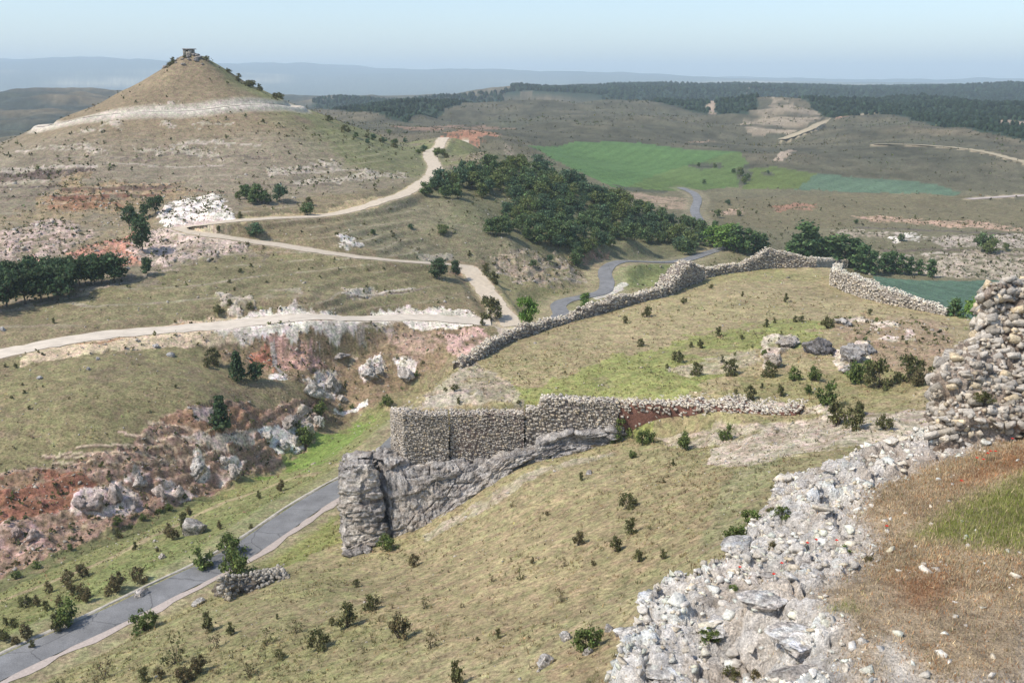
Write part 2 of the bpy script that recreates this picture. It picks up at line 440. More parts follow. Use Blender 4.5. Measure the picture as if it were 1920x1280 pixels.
# pale ledges of rock that ring the hill
for pxs in ([(345,233),(400,227),(460,231),(400,238)], [(150,245),(190,240),(190,249),(155,252)], [(205,225),(225,222),(222,240),(205,238)], [(310,233),(330,236),(325,243),(312,240)],
            [(330,268),(440,266),(440,275),(330,277)], [(500,315),(640,305),(640,318),(500,328)], [(30,283),(200,278),(200,285),(30,288)], [(300,190),(340,188),(335,196),(300,196)], [(0,318),(90,312),(180,316),(60,324),(0,330)],
            [(560,340),(760,322),(760,332),(560,352)], [(240,270),(420,292),(430,300),(250,282)]):
    paint(pxs, (0.42,0.375,0.30), .85, .012, .2, .6)
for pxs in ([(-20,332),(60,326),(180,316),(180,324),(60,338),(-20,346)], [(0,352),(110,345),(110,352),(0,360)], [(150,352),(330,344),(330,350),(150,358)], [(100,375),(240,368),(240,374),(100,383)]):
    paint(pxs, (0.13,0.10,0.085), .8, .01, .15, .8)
paint([(60,400),(130,330),(180,318),(150,350),(330,345),(380,362),(300,385),(200,400)], (0.30,0.225,0.135), .8, .02, .25, .6)
paint([(100,365),(210,355),(240,385),(100,395)], (0.27,0.14,0.085), .75, .015, .3, .5)
paint([(-50,400),(60,395),(300,395),(300,470),(-50,520)], (0.27,0.215,0.13), .7, .03, .2, .3)
paint([(-50,445),(40,430),(80,410),(160,425),(180,440),(110,480),(60,500),(-50,530)], (0.46,0.37,0.32), .85, .012, .3, .8)
paint([(120,480),(160,462),(250,440),(270,470),(260,500),(140,498)], SALMON, .95, .012, .15, .8)
paint([(20,500),(60,470),(80,490),(40,520)], SALMON, .6, .012, .2, .8)
paint([(240,470),(300,425),(420,445),(470,462),(420,480),(340,495),(270,500)], (0.50,0.41,0.35), .85, .012, .25, .8)
paint([(285,405),(335,375),(400,362),(435,395),(440,412),(380,420),(320,425)], WHITE, .95, .01, .08, .7)
paint([(300,430),(360,415),(440,412),(400,430),(420,448),(340,440)], (0.50,0.42,0.37), 1, .006)
paint([(440,410),(600,398),(720,370),(800,335),(810,345),(730,385),(610,408),(450,420)], (0.47,0.37,0.22), .9, .006)
paint([(640,445),(680,450),(680,462),(640,458)], WHITE, .8, .012, .25, .5)
paint([(780,470),(850,478),(855,492),(790,490)], WHITE, .9, .012, .15, .5)
paint([(640,545),(700,540),(740,550),(660,556)], (0.48,0.43,0.35), .8, .012, .25, .6)
paint([(415,550),(470,552),(480,585),(430,592),(412,570)], (0.52,0.46,0.38), .85, .012, .3, .8)
paint([(540,575),(600,582),(600,590),(540,590)], (0.52,0.46,0.38), .8, .012, .3, .8)
paint([(0,583),(60,575),(240,530),(350,508),(300,505),(230,520),(60,570),(0,578)], (0.42,0.35,0.28), .6, .012, .3, .5)
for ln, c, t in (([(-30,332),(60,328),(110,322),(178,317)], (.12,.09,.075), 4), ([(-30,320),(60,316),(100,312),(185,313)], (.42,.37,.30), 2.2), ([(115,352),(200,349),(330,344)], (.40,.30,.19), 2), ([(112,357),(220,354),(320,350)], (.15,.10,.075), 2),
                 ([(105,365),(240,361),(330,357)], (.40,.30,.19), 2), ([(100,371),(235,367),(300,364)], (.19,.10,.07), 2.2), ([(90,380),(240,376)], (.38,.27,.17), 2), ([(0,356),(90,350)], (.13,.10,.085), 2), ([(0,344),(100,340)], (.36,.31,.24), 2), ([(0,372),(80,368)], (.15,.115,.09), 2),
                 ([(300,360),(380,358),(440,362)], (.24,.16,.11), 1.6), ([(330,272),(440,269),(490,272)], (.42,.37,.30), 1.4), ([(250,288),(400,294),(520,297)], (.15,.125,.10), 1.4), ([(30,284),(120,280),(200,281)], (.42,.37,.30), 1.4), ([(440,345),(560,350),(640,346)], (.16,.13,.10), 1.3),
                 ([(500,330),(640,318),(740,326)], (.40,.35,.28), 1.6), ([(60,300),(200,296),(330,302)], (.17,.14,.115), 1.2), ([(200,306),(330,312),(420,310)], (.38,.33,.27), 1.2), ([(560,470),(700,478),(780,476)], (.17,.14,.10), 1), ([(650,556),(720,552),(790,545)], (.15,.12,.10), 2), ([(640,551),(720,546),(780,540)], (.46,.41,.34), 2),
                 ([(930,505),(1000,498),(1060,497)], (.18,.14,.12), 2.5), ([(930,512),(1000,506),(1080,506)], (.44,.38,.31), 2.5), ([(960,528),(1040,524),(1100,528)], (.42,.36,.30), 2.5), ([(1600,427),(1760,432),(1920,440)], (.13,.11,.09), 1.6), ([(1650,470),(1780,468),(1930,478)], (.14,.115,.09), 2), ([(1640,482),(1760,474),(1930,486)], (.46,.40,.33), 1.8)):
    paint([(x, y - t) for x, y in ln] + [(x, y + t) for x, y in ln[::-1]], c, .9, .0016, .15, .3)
# pale track with its cut banks
paint([(35,688),(60,652),(190,634),(340,598),(480,592),(480,642),(420,642),(300,655),(150,668)], (0.56,0.45,0.31), 1, .006, 0, .3)
paint([(60,652),(190,640),(345,602),(345,611),(190,647)], (0.38,0.21,0.12), .8, .004, .2)
paint([(400,605),(470,590),(600,588),(750,576),(880,580),(925,606),(880,612),(740,606),(640,618),(560,628),(520,640),(470,632),(400,630)], (0.66,0.60,0.51), 1, .007, 0, .4)
paint([(840,490),(905,490),(895,512),(850,512)], (0.45,0.25,0.16), .9, .01)
paint([(862,503),(892,503),(920,540),(970,595),(972,622),(932,622),(908,565)], (0.56,0.48,0.38), 1, .004)
# eroded hollow under it
paint([(395,655),(520,640),(640,622),(740,606),(900,612),(870,660),(800,700),(690,765),(620,785),(590,740),(560,715),(480,712)], (0.265,0.20,0.125), 1, .01, 0, .4)
paint([(640,625),(720,615),(735,640),(700,650),(640,645)], OLIVE, .7, .012, .1)
paint([(600,620),(700,608),(760,604),(735,640),(700,645),(660,628)], (0.50,0.43,0.36), .6, .015, .3, .6)
paint([(470,632),(560,626),(540,648),(505,650)], WHITE, .9, .008, .1, .6)
paint([(505,652),(600,642),(610,670),(590,694),(520,690)], (0.45,0.29,0.24), .85, .01, .25, .8)
paint([(470,668),(512,668),(515,702),(478,692)], (0.42,0.19,0.13), .85, .008, .2, .7)
paint([(506,650),(516,650),(525,690),(540,708),(525,706),(512,680)], (0.46,0.42,0.37), .9, .003)
paint([(500,704),(525,700),(540,712),(510,714)], WHITE, .9, .006)
paint([(565,712),(600,690),(635,676),(638,720),(625,745),(585,742)], WHITE, .85, .008, .38, 1)
paint([(676,684),(720,674),(724,700),(690,716),(676,700)], WHITE, .9, .008, .3, 1)
paint([(742,684),(760,672),(784,662),(778,700),(756,716)], WHITE, .9, .008, .25, 1)
paint([(730,640),(800,620),(840,640),(800,660),(750,662)], (0.42,0.30,0.24), .6, .012, .3, .6)
paint([(826,622),(905,614),(922,632),(870,668),(842,645)], (0.55,0.38,0.32), .95, .008, .1, .5)
paint([(620,770),(690,748),(692,760),(640,778)], WHITE, .95, .006, .1, .3)
# badlands along the gully
paint([(-360,950),(-80,895),(130,872),(240,830),(300,790),(370,756),(420,750),(480,768),(520,765),(585,738),(612,772),(600,800),(572,848),(480,888),(372,936),(250,988),(130,1034),(-80,1115),(-360,1235)], (0.29,0.205,0.15), 1, .006, 0, .7)
paint([(300,795),(370,760),(500,770),(480,800),(400,815),(330,812)], (0.31,0.19,0.12), .8, .008, .25, .5)
paint([(-300,960),(-60,910),(80,880),(185,888),(190,925),(140,955),(-60,1000),(-300,1060)], (0.27,0.125,0.08), .85, .008, .25, .6)
paint([(0,900),(60,882),(90,890),(90,910),(0,920)], (0.32,0.24,0.16), .7, .008, .3)
paint([(128,962),(140,925),(180,905),(215,898),(262,925),(266,955),(240,965),(180,968)], (0.68,0.57,0.51), .95, .006, .12, .7)
paint([(232,888),(250,876),(290,888),(320,905),(370,930),(330,942),(300,948),(290,915),(240,905)], (0.66,0.57,0.51), .9, .006, .22, .7)
paint([(355,880),(364,848),(378,842),(392,880),(388,895),(362,888)], WHITE, .95, .004, .05, .8)
paint([(395,885),(420,850),(440,848),(462,862),(445,890),(415,905),(400,900)], WHITE, .85, .006, .3, .9)
paint([(330,830),(420,812),(480,800),(475,832),(400,842)], (0.64,0.54,0.45), .9, .006, .12, .2)
paint([(476,800),(550,796),(574,832),(555,850),(520,852),(500,830)], (.80,.75,.68), 1, .004, 0, .12)
paint([(365,762),(402,756),(404,788),(370,785)], (0.52,0.42,0.37), .9, .006, .15, .4)
paint([(545,785),(575,745),(605,765),(590,800),(570,815)], (0.47,0.42,0.36), .8, .006, .35, 1)
paint([(20,975),(80,990),(90,1035),(40,1030),(-20,1010)], (0.50,0.37,0.32), .8, .006, .4, .9)
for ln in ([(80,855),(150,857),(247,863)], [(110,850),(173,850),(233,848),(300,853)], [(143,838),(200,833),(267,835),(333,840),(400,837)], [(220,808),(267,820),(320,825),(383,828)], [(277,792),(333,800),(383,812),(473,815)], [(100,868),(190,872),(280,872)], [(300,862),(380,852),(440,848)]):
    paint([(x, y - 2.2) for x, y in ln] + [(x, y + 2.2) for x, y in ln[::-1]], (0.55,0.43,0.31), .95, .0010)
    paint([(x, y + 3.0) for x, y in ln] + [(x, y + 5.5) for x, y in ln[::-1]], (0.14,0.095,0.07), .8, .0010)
# green bank between gully and road
paint([(-150,1125),(0,1110),(250,1000),(400,932),(572,852),(640,800),(720,758),(880,680),(740,790),(660,850),(645,912),(560,970),(400,1060),(200,1160),(-150,1330)], (0.215,0.215,0.092), .92, .01)
paint([(480,890),(580,848),(650,800),(700,790),(640,850),(560,885)], LIME, .6, .03, .2)
paint([(0,1180),(200,1070),(400,980),(560,930),(540,960),(400,1040),(0,1230)], (0.185,0.205,0.08), .6, .04, .2)
paint([(-80,1108),(130,1030),(340,945),(402,916),(410,932),(250,1005),(0,1112)], (0.115,0.125,0.055), .8, .008, .2)
paint([(485,1052),(640,960),(648,1010),(560,1055),(500,1075)], (0.23,0.235,0.085), .85, .02, .1)
# wooded slope and the land round the road bends
paint([(820,340),(900,285),(1010,292),(1330,445),(1310,490),(1080,500),(1000,480),(900,480),(830,420)], (0.155,0.15,0.085), .85, .02)
paint([(640,420),(800,360),(900,430),(1000,490),(920,510),(860,500),(700,480)], (0.205,0.185,0.115), .8, .03)
paint([(900,285),(960,270),(960,300),(900,320),(870,300)], (0.27,0.225,0.175), .7, .012, .2, .8)
paint([(920,490),(1050,480),(1090,500),(1100,530),(1040,545),(960,530)], (0.33,0.275,0.21), .75, .012, .4, .9)
paint([(960,540),(1060,530),(1030,560),(1000,590),(975,580)], OLIVE, .8, .02)
paint([(1060,485),(1120,468),(1145,480),(1120,500)], (0.36,0.21,0.145), .7, .012, .3, .6)
paint([(1150,510),(1280,494),(1270,530),(1180,545),(1140,540)], (0.185,0.21,0.08), .8, .015)
paint([(1060,560),(1130,545),(1110,580),(1070,590)], (0.21,0.21,0.09), .8, .015)
paint([(1100,556),(1165,530),(1180,534),(1120,562)], WHITE, .85, .004)
paint([(1180,360),(1290,370),(1290,395),(1200,380)], (0.40,0.29,0.21), .7, .012, .3)
# right hand valley floor
paint([(1330,375),(1640,362),(1960,376),(1960,420),(1500,430),(1340,420)], (0.175,0.150,0.088), .85, .02)
for pxs, c in (([(1600,405),(1700,408),(1920,425),(1920,434),(1640,415)], (0.45,0.32,0.235)), ([(1340,395),(1390,393),(1400,402),(1345,402)], (0.45,0.33,0.25)), ([(1450,385),(1530,382),(1530,394),(1460,395)], (0.31,0.18,0.125)),
               ([(1670,440),(1715,432),(1730,452),(1680,458)], WHITE), ([(1720,444),(1960,438),(1960,470),(1770,462)], (0.40,0.35,0.29)), ([(1560,430),(1700,436),(1700,444),(1580,440)], (0.36,0.31,0.25)),
               ([(1640,488),(1760,478),(1960,495),(1960,530),(1750,515)], (0.38,0.33,0.26)), ([(1800,470),(1960,478),(1960,490),(1800,482)], (0.34,0.29,0.23))):
    paint(pxs, c, .9, .012, .3, .7)
FIELD1 = [(985,272),(1080,264),(1200,266),(1290,280),(1385,284),(1402,306),(1382,352),(1250,358),(1150,352),(1080,320),(1030,295)]
paint(FIELD1, (0.105,0.175,0.062), 1, .004)
paint([(1260,318),(1385,284),(1402,306),(1382,352),(1250,358),(1180,350)], (0.120,0.160,0.055), .8, .006)
paint([(1400,316),(1450,312),(1532,326),(1492,355),(1392,355)], (0.125,0.155,0.052), 1, .004)
paint([(1532,326),(1700,338),(1760,346),(1802,362),(1792,368),(1490,356)], (0.115,0.165,0.105), 1, .004)
paint([(1640,519),(1900,524),(1960,530),(1960,610),(1780,590),(1700,556),(1640,545)], (0.10,0.155,0.105), 1, .004)
paint([(1790,590),(1960,600),(1960,640),(1820,620)], (0.17,0.21,0.08), .7, .01)
for pxs in ([(1292,308),(1350,304),(1358,314),(1310,318)], [(1378,316),(1402,306),(1410,325),(1398,348),(1384,350)], [(1425,322),(1450,322),(1450,328),(1430,329)], [(1150,346),(1250,356),(1250,362),(1160,354)]):
    paint(pxs, (0.095,0.095,0.065), .9, .006)
# scrub hills
paint([(830,252),(880,238),(930,246),(940,258),(900,268),(845,264)], (0.40,0.205,0.13), .9, .012, .1)
paint([(740,238),(840,224),(960,230),(900,240),(800,250)], (0.30,0.19,0.135), .6, .03, .3, far=True)
paint([(1395,212),(1462,196),(1540,208),(1542,226),(1480,242),(1400,242)], (0.33,0.265,0.19), .85, .012, .25, far=True)
paint([(1325,190),(1335,188),(1340,205),(1330,206)], (0.42,0.30,0.22), .9, .004)
paint([(1448,300),(1480,278),(1488,282),(1466,302)], (0.42,0.33,0.25), .9, .006)
paint([(1280,262),(1340,262),(1344,266),(1290,268)], (0.38,0.26,0.19), .6, .012, .3)
paint([(1560,222),(1600,213),(1640,212),(1600,222),(1570,230)], (0.42,0.24,0.17), .8, .01, .2)
paint([(1860,228),(1920,234),(1930,240),(1870,234)], (0.40,0.30,0.22), .9, .006)
FOREST1 = [(945,184),(1000,174),(1050,167),(1200,167),(1500,168),(1920,175),(2050,190),(2060,300),(1900,262),(1750,236),(1640,216),(1580,224),(1545,216),(1460,192),(1400,214),(1330,206),(1230,190),(1100,182)]
FOREST2 = [(580,202),(650,196),(740,192),(880,182),(950,184),(860,200),(800,212),(760,228),(700,222),(640,212)]
paint(FOREST1, FOREST, 1, .01, far=True)
s1, m1 = region(FOREST1, .01, far=True)
fmask = np.zeros((NR, NC), bool); fmask[s1] |= m1
paint(FOREST2, FOREST, 1, .01, far=True)
s1, m1 = region(FOREST2, .01, far=True); fmask[s1] |= m1
extra = (RR > 1500) & (RR < 3000) & (AA > 0.02)
fmask |= extra
mixc((extra * 1.0).astype(np.float32), FOREST)
for pxs in ([(1325,188),(1336,186),(1342,206),(1330,207)], [(1860,226),(1925,233),(1930,241),(1870,235)], [(1395,172),(1440,170),(1440,175),(1400,177)]):
    s1, m1 = region(pxs, .003); fmask[s1] &= ~m1
    paint(pxs, (0.36,0.27,0.2), .9, .004)
# spur top
sw = spur_w.astype(np.float32)
mixc(sw * .9, (0.350, 0.286, 0.165))
mixc(sw * sstep(.0, .6, n30) * .4, (0.30, 0.265, 0.13))
paint([(930,735),(1050,705),(1150,670),(1300,632),(1480,598),(1570,606),(1520,640),(1420,672),(1300,740),(1100,752)], (0.265,0.275,0.10), .85, .03, .15)
paint([(1230,520),(1440,505),(1560,515),(1540,530),(1300,530)], (0.24,0.235,0.10), .5, .03, .2)
paint([(1400,700),(1560,690),(1750,700),(1700,760),(1500,770),(1360,750)], (0.26,0.235,0.11), .6, .03, .2)
paint([(1255,692),(1330,670),(1420,655),(1425,680),(1300,708)], (0.43,0.37,0.26), .85, .012, .15, .4)
paint([(1540,598),(1640,592),(1770,605),(1800,650),(1740,710),(1640,695),(1580,640)], (0.30,0.225,0.15), .85, .02, .1, .3)
for pxs in ([(1428,640),(1450,628),(1500,628),(1480,655),(1458,690),(1432,690)], [(1560,662),(1640,640),(1636,672),(1570,694)], [(1560,600),(1600,592),(1660,596),(1600,606)], [(1630,608),(1690,606),(1690,616),(1640,616)], [(1664,632),(1690,632),(1690,642),(1664,642)], [(1700,622),(1720,622),(1716,640),(1700,640)]):
    paint(pxs, (0.56,0.49,0.40), .9, .01, .2, .7)
paint([(800,738),(850,732),(905,735),(915,750),(870,758),(800,758)], (0.37,0.34,0.285), .9, .01, .1, .7)
paint([(740,775),(760,752),(870,680),(885,676),(820,730),(780,765),(1000,770),(1000,785),(760,785)], (0.40,0.35,0.27), .7, .012, .25, .6)
paint([(1335,868),(1345,845),(1500,786),(1560,774),(1690,770),(1790,776),(1760,830),(1500,850),(1400,872)], (0.45,0.39,0.305), .9, .015, .12, .7)
paint([(1150,754),(1300,762),(1490,774),(1560,776),(1560,764),(1480,756),(1300,748),(1150,742)], (0.44,0.385,0.305), .85, .006, .15, .7)
paint([(1230,805),(1330,800),(1480,790),(1500,800),(1400,830),(1260,838)], (0.42,0.365,0.285), .8, .015, .25, .9)
paint([(800,1000),(960,900),(1000,880),(1150,845),(1150,855),(1010,895),(900,960),(800,1012)], (0.37,0.33,0.25), .7, .01, .3, .7)
paint([(1000,1240),(1080,1190),(1150,1190),(1150,1290),(1050,1290)], (0.26,0.195,0.115), .6, .04, .2)
paint([(1330,960),(1400,870),(1470,850),(1420,940),(1380,1000),(1300,1060)], (0.245,0.235,0.125), .7, .03, .2, .3)

# ------------------------------------------------------------------ relief
track_D = np.minimum.reduce([g[2] for g in track_geo.values()])
flat = sstep(4.5, 10, road_D) * sstep(2.2, 5, track_D)
rel = 0.12 * n6 + 0.07 * n1
rel = rel + sstep(120, 400, RR) * .5 * n30
rel = rel + sstep(480, 800, RR) * (16.0 * n200 - 13 * (ridged(X / 260 + .2 * n200, Y / 260, 3, 77) - .6)) * (1 - .7 * sstep(1500, 2600, RR))
rel = rel + sstep(6000, 10000, RR) * (60 * fbm(X / 1500, Y / 1500, 5, 9) - 120 * (ridged(X / 1900, Y / 1900, 4, 33) - .6)) * .9
rg = ridged(X / 5.0, Y / 5.0, 4, 91)
rg2 = ridged(X / 1.6, Y / 1.6, 3, 95)
Kr = K * sstep(500, 250, RR)
# gullied, blocky relief where the ground is bare and stony
rel = rel + Kr * ((rg - .62) * 2.4 + (rg2 - .6) * .9) * sstep(70, 105, RR)
# strata: stepped ledges on the hillside and badlands
zz = Z + .8 * n30
st = (zz * .8) % 1.0
step = (sstep(.35, .75, st) - st)
hill_band = sstep(150, 175, RR) * sstep(330, 250, RR) * sstep(-.03, -.12, AA) * sstep(-.3, .35, n30 + .4)
rel = rel + step * .9 * np.maximum(hill_band * .8, Kr)
mixc(((st > .86) * np.maximum(hill_band * .6, .5 * Kr) * sstep(-.2, .3, n6)).astype(np.float32), (0.36, 0.31, 0.235))
field_flat = 1 - .9 * (sstep(330, 380, RR) * sstep(640, 560, RR) * sstep(0.03, .06, AA) * sstep(.42, .38, AA) * (C[..., 1] > C[..., 0] * 1.3))
Z = Z + rel * flat * field_flat
# footpath worn into the bank
fp = resample(chaikin(hits([(-60,1150),(0,1126),(130,1078),(250,1028),(340,978),(430,938),(560,888),(640,872)]), 2), 2.0)
fd = np.full((NR, NC), 1e9)
i0, i1 = np.searchsorted(R, [60, 150])
for a, b in zip(fp[:-1], fp[1:]):
    d, _ = seg_dist(X[i0:i1], Y[i0:i1], a, b); fd[i0:i1] = np.minimum(fd[i0:i1], d)
mixc((sstep(.9, .35, fd + .3 * n1) * .8).astype(np.float32), (0.36, 0.29, 0.175))
# bare verges of the roads
mixc((sstep(5.0, 3.6, road_D + 1.2 * n6) * .35).astype(np.float32), (0.36, 0.31, 0.21))
for nm, g in track_geo.items():
    w = g[3]
    colr = {'hill_track': (0.62, 0.565, 0.48)}.get(nm, (0.47, 0.385, 0.26))
    wid = {'hill_track': 4.2, 'side_track': .8, 'far_track': 1.0}.get(nm, .6)
    mixc((sstep(w * .5 + wid, w * .5 - .2, g[2] + (.15 if nm == 'hill_track' else .6) * n1) * .95).astype(np.float32), colr)
gf_ = ((C[..., 1] > C[..., 0] * 1.2) & (RR > 230)).astype(np.float32)
C *= (1 + (.16 * n1 + .10 * n6) * (1 - .7 * gf_))[..., None]
C *= (1 + sstep(380, 480, RR) * (1 - gf_) * (.35 * n6 + .25 * n30))[..., None]
C *= (1 + gf_ * (.07 * np.sin((X * .86 + Y * .5) * 1.1 + n30) + .16 * n30 + .06 * n6))[..., None]     # crop rows and uneven growth
_l = C @ np.array((.3, .55, .15), np.float32)
C = np.clip(_l[..., None] + (C - _l[..., None]) * 1.06, 0.008, .8)      # a little more colour in the soils

# ------------------------------------------------------------------ mesh helpers
def mesh_from_arrays(name, verts, faces, loop_tot=None, smooth=False, colors=None):
    me = bpy.data.meshes.new(name)
    verts = np.ascontiguousarray(verts, np.float32).reshape(-1, 3)
    faces = np.ascontiguousarray(faces, np.int32)
    nf, k = faces.shape
    me.vertices.add(len(verts)); me.vertices.foreach_set('co', verts.ravel())
    me.loops.add(nf * k); me.loops.foreach_set('vertex_index', faces.ravel())
    me.polygons.add(nf); me.polygons.foreach_set('loop_start', np.arange(0, nf * k, k, dtype=np.int32))
    me.polygons.foreach_set('loop_total', np.full(nf, k, np.int32))
    if smooth: me.polygons.foreach_set('use_smooth', np.ones(nf, bool))
    me.update(calc_edges=True)
    if colors is not None:
        at = me.color_attributes.new('Col', 'FLOAT_COLOR', 'POINT')
        c = np.ones((len(verts), 4), np.float32); c[:, :colors.shape[1]] = colors
        at.data.foreach_set('color', c.ravel())
    return me
def add_obj(name, me, mat=None, parent=None, loc=None, **props):
    o = bpy.data.objects.new(name, me)
    COL.objects.link(o)
    if mat is not None and not me.materials: me.materials.append(mat)
    if parent is not None: o.parent = parent
    if loc is not None: o.location = loc
    for k, v in props.items():
        if v is not None: o[k] = v
    return o
def empty(name, loc, label=None, category=None, group=None, rz=0.0, scale=None):
    o = bpy.data.objects.new(name, None); COL.objects.link(o)
    o.empty_display_size = .2
    o.location = loc; o.rotation_euler = (0, 0, rz)
    if scale is not None: o.scale = scale
    if label: o['label'] = label
    if category: o['category'] = category
    if group: o['group'] = group
    return o
def grid_faces(nr, nc):
    i = np.arange(nr - 1)[:, None] * nc + np.arange(nc - 1)[None]
    return np.stack([i, i + 1, i + nc + 1, i + nc], -1).reshape(-1, 4)

# ------------------------------------------------------------------ materials
def new_mat(name, rough=.95):
    m = bpy.data.materials.new(name); m.use_nodes = True
    nt = m.node_tree; nt.nodes.clear()
    out = nt.nodes.new('ShaderNodeOutputMaterial'); b = nt.nodes.new('ShaderNodeBsdfPrincipled')
    b.inputs['Roughness'].default_value = rough
    b.inputs['Specular IOR Level'].default_value = .15
    nt.links.new(b.outputs[0], out.inputs[0])
    return m, nt, b
def node(nt, t, **kw):
    n = nt.nodes.new(t)
    for k, v in kw.items(): setattr(n, k, v)
    return n
def noise_node(nt, coord, scale, detail=4, rough=.6):
    n = node(nt, 'ShaderNodeTexNoise'); n.inputs['Scale'].default_value = scale
    n.inputs['Detail'].default_value = detail; n.inputs['Roughness'].default_value = rough
    nt.links.new(coord, n.inputs['Vector'])
    return n
def ramp(nt, fac, stops):
    r = node(nt, 'ShaderNodeValToRGB'); e = r.color_ramp.elements
    e[0].position, e[0].color = stops[0][0], (*stops[0][1], 1)
    e[1].position, e[1].color = stops[-1][0], (*stops[-1][1], 1)
    for p, c in stops[1:-1]:
        x = e.new(p); x.color = (*c, 1)
    nt.links.new(fac, r.inputs[0]); return r
def mult(nt, a, b, fac=1.0):
    m = node(nt, 'ShaderNodeMix', data_type='RGBA', blend_type='MULTIPLY'); m.inputs[0].default_value = fac
    nt.links.new(a, m.inputs[6]); nt.links.new(b, m.inputs[7]); return m.outputs[2]
def g3(v): return (v, v, v)
def attr_mat(name, scales=((.25, .8, 1.2), (2.2, .72, 1.28), (9, .7, 1.3)), bump=.15, bump_scale=6.0, rough=.95, jitter=None, stony=False):
    """colour attribute times several sizes of procedural mottling, with fine bump"""
    m, nt, b = new_mat(name, rough)
    tc = node(nt, 'ShaderNodeNewGeometry')
    co = tc.outputs['Position']
    at = node(nt, 'ShaderNodeAttribute', attribute_name='Col')
    c = at.outputs['Color']
    for s, lo, hi in scales:
        n = noise_node(nt, co, s, 3)
        r = ramp(nt, n.outputs['Fac'], [(.3, g3(lo)), (.7, g3(hi))])
        c = mult(nt, c, r.outputs[0])
    if jitter:
        n = noise_node(nt, co, jitter, 2)
        r = ramp(nt, n.outputs['Fac'], [(.3, (.92, 1.03, .9)), (.7, (1.08, .97, 1.06))])
        c = mult(nt, c, r.outputs[0])
    if stony:                                            # bare rock: cracked, layered mottling where the alpha says stone
        n = noise_node(nt, co, 1.1, 6, .75)
        r1 = ramp(nt, n.outputs['Fac'], [(.34, (.42, .35, .30)), (.45, (.95, .91, .88)), (.62, (1.22, 1.22, 1.22))])
        mp = node(nt, 'ShaderNodeMapping'); mp.inputs['Scale'].default_value = (.25, .25, 2.6); nt.links.new(co, mp.inputs['Vector'])
        n2 = noise_node(nt, mp.outputs[0], 1.0, 4, .65)
        r2 = ramp(nt, n2.outputs['Fac'], [(.35, (.70, .62, .56)), (.52, (1.14, 1.14, 1.14))])
        rk = mult(nt, mult(nt, c, r1.outputs[0]), r2.outputs[0])
        mx = node(nt, 'ShaderNodeMix', data_type='RGBA'); nt.links.new(at.outputs['Alpha'], mx.inputs[0]); nt.links.new(c, mx.inputs[6]); nt.links.new(rk, mx.inputs[7]); c = mx.outputs[2]
    nt.links.new(c, b.inputs['Base Color'])
    if bump:
        n = noise_node(nt, co, bump_scale, 5, .7)
        bp = node(nt, 'ShaderNodeBump'); bp.inputs['Strength'].default_value = bump; bp.inputs['Distance'].default_value = .3
        nt.links.new(n.outputs['Fac'], bp.inputs['Height']); nt.links.new(bp.outputs[0], b.inputs['Normal'])
    return m
def plain_mat(name, col, var=.25, scale=3.0, rough=.95, bump=0, spec=None):
    m, nt, b = new_mat(name, rough)
    tc = node(nt, 'ShaderNodeNewGeometry'); co = tc.outputs['Position']
    n = noise_node(nt, co, scale, 5)
    r = ramp(nt, n.outputs['Fac'], [(.3, tuple(x * (1 - var) for x in col)), (.7, tuple(min(1, x * (1 + var)) for x in col))])
    nt.links.new(r.outputs[0], b.inputs['Base Color'])
    if bump:
        bp = node(nt, 'ShaderNodeBump'); bp.inputs['Strength'].default_value = bump
        nt.links.new(n.outputs['Fac'], bp.inputs['Height']); nt.links.new(bp.outputs[0], b.inputs['Normal'])
    return m
M_GROUND = attr_mat('ground', ((.05, .88, 1.12), (.7, .74, 1.24), (3.0, .58, 1.40), (11, .62, 1.38)), .4, 2.2, jitter=1.1, stony=True)
M_ROCK = attr_mat('crag limestone', ((.35, .78, 1.18), (1.6, .62, 1.3), (6, .6, 1.32), (24, .72, 1.25)), .8, 7, stony=True)
M_STONE = attr_mat('limestone', ((.6, .75, 1.2), (5, .7, 1.25), (22, .75, 1.2)), .5, 14)
M_LEAF = attr_mat('leaves', ((1.5, .75, 1.25),), 0)
_nt = M_LEAF.node_tree                                   # thin leaves let some light through
_b = next(n for n in _nt.nodes if n.type == 'BSDF_PRINCIPLED'); _o = next(n for n in _nt.nodes if n.type == 'OUTPUT_MATERIAL')
_t = _nt.nodes.new('ShaderNodeBsdfTranslucent'); _x = _nt.nodes.new('ShaderNodeMixShader'); _x.inputs[0].default_value = .38
_nt.links.new(_b.inputs['Base Color'].links[0].from_socket, _t.inputs[0]); _nt.links.new(_b.outputs[0], _x.inputs[1]); _nt.links.new(_t.outputs[0], _x.inputs[2]); _nt.links.new(_x.outputs[0], _o.inputs[0])
def rgbk(c): return np.array(c, np.float32)

# ------------------------------------------------------------------ ground sheet
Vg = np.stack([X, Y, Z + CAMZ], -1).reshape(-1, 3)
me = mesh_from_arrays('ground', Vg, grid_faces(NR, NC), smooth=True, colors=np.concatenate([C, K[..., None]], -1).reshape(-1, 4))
ground = add_obj('ground', me, M_GROUND, kind='structure')

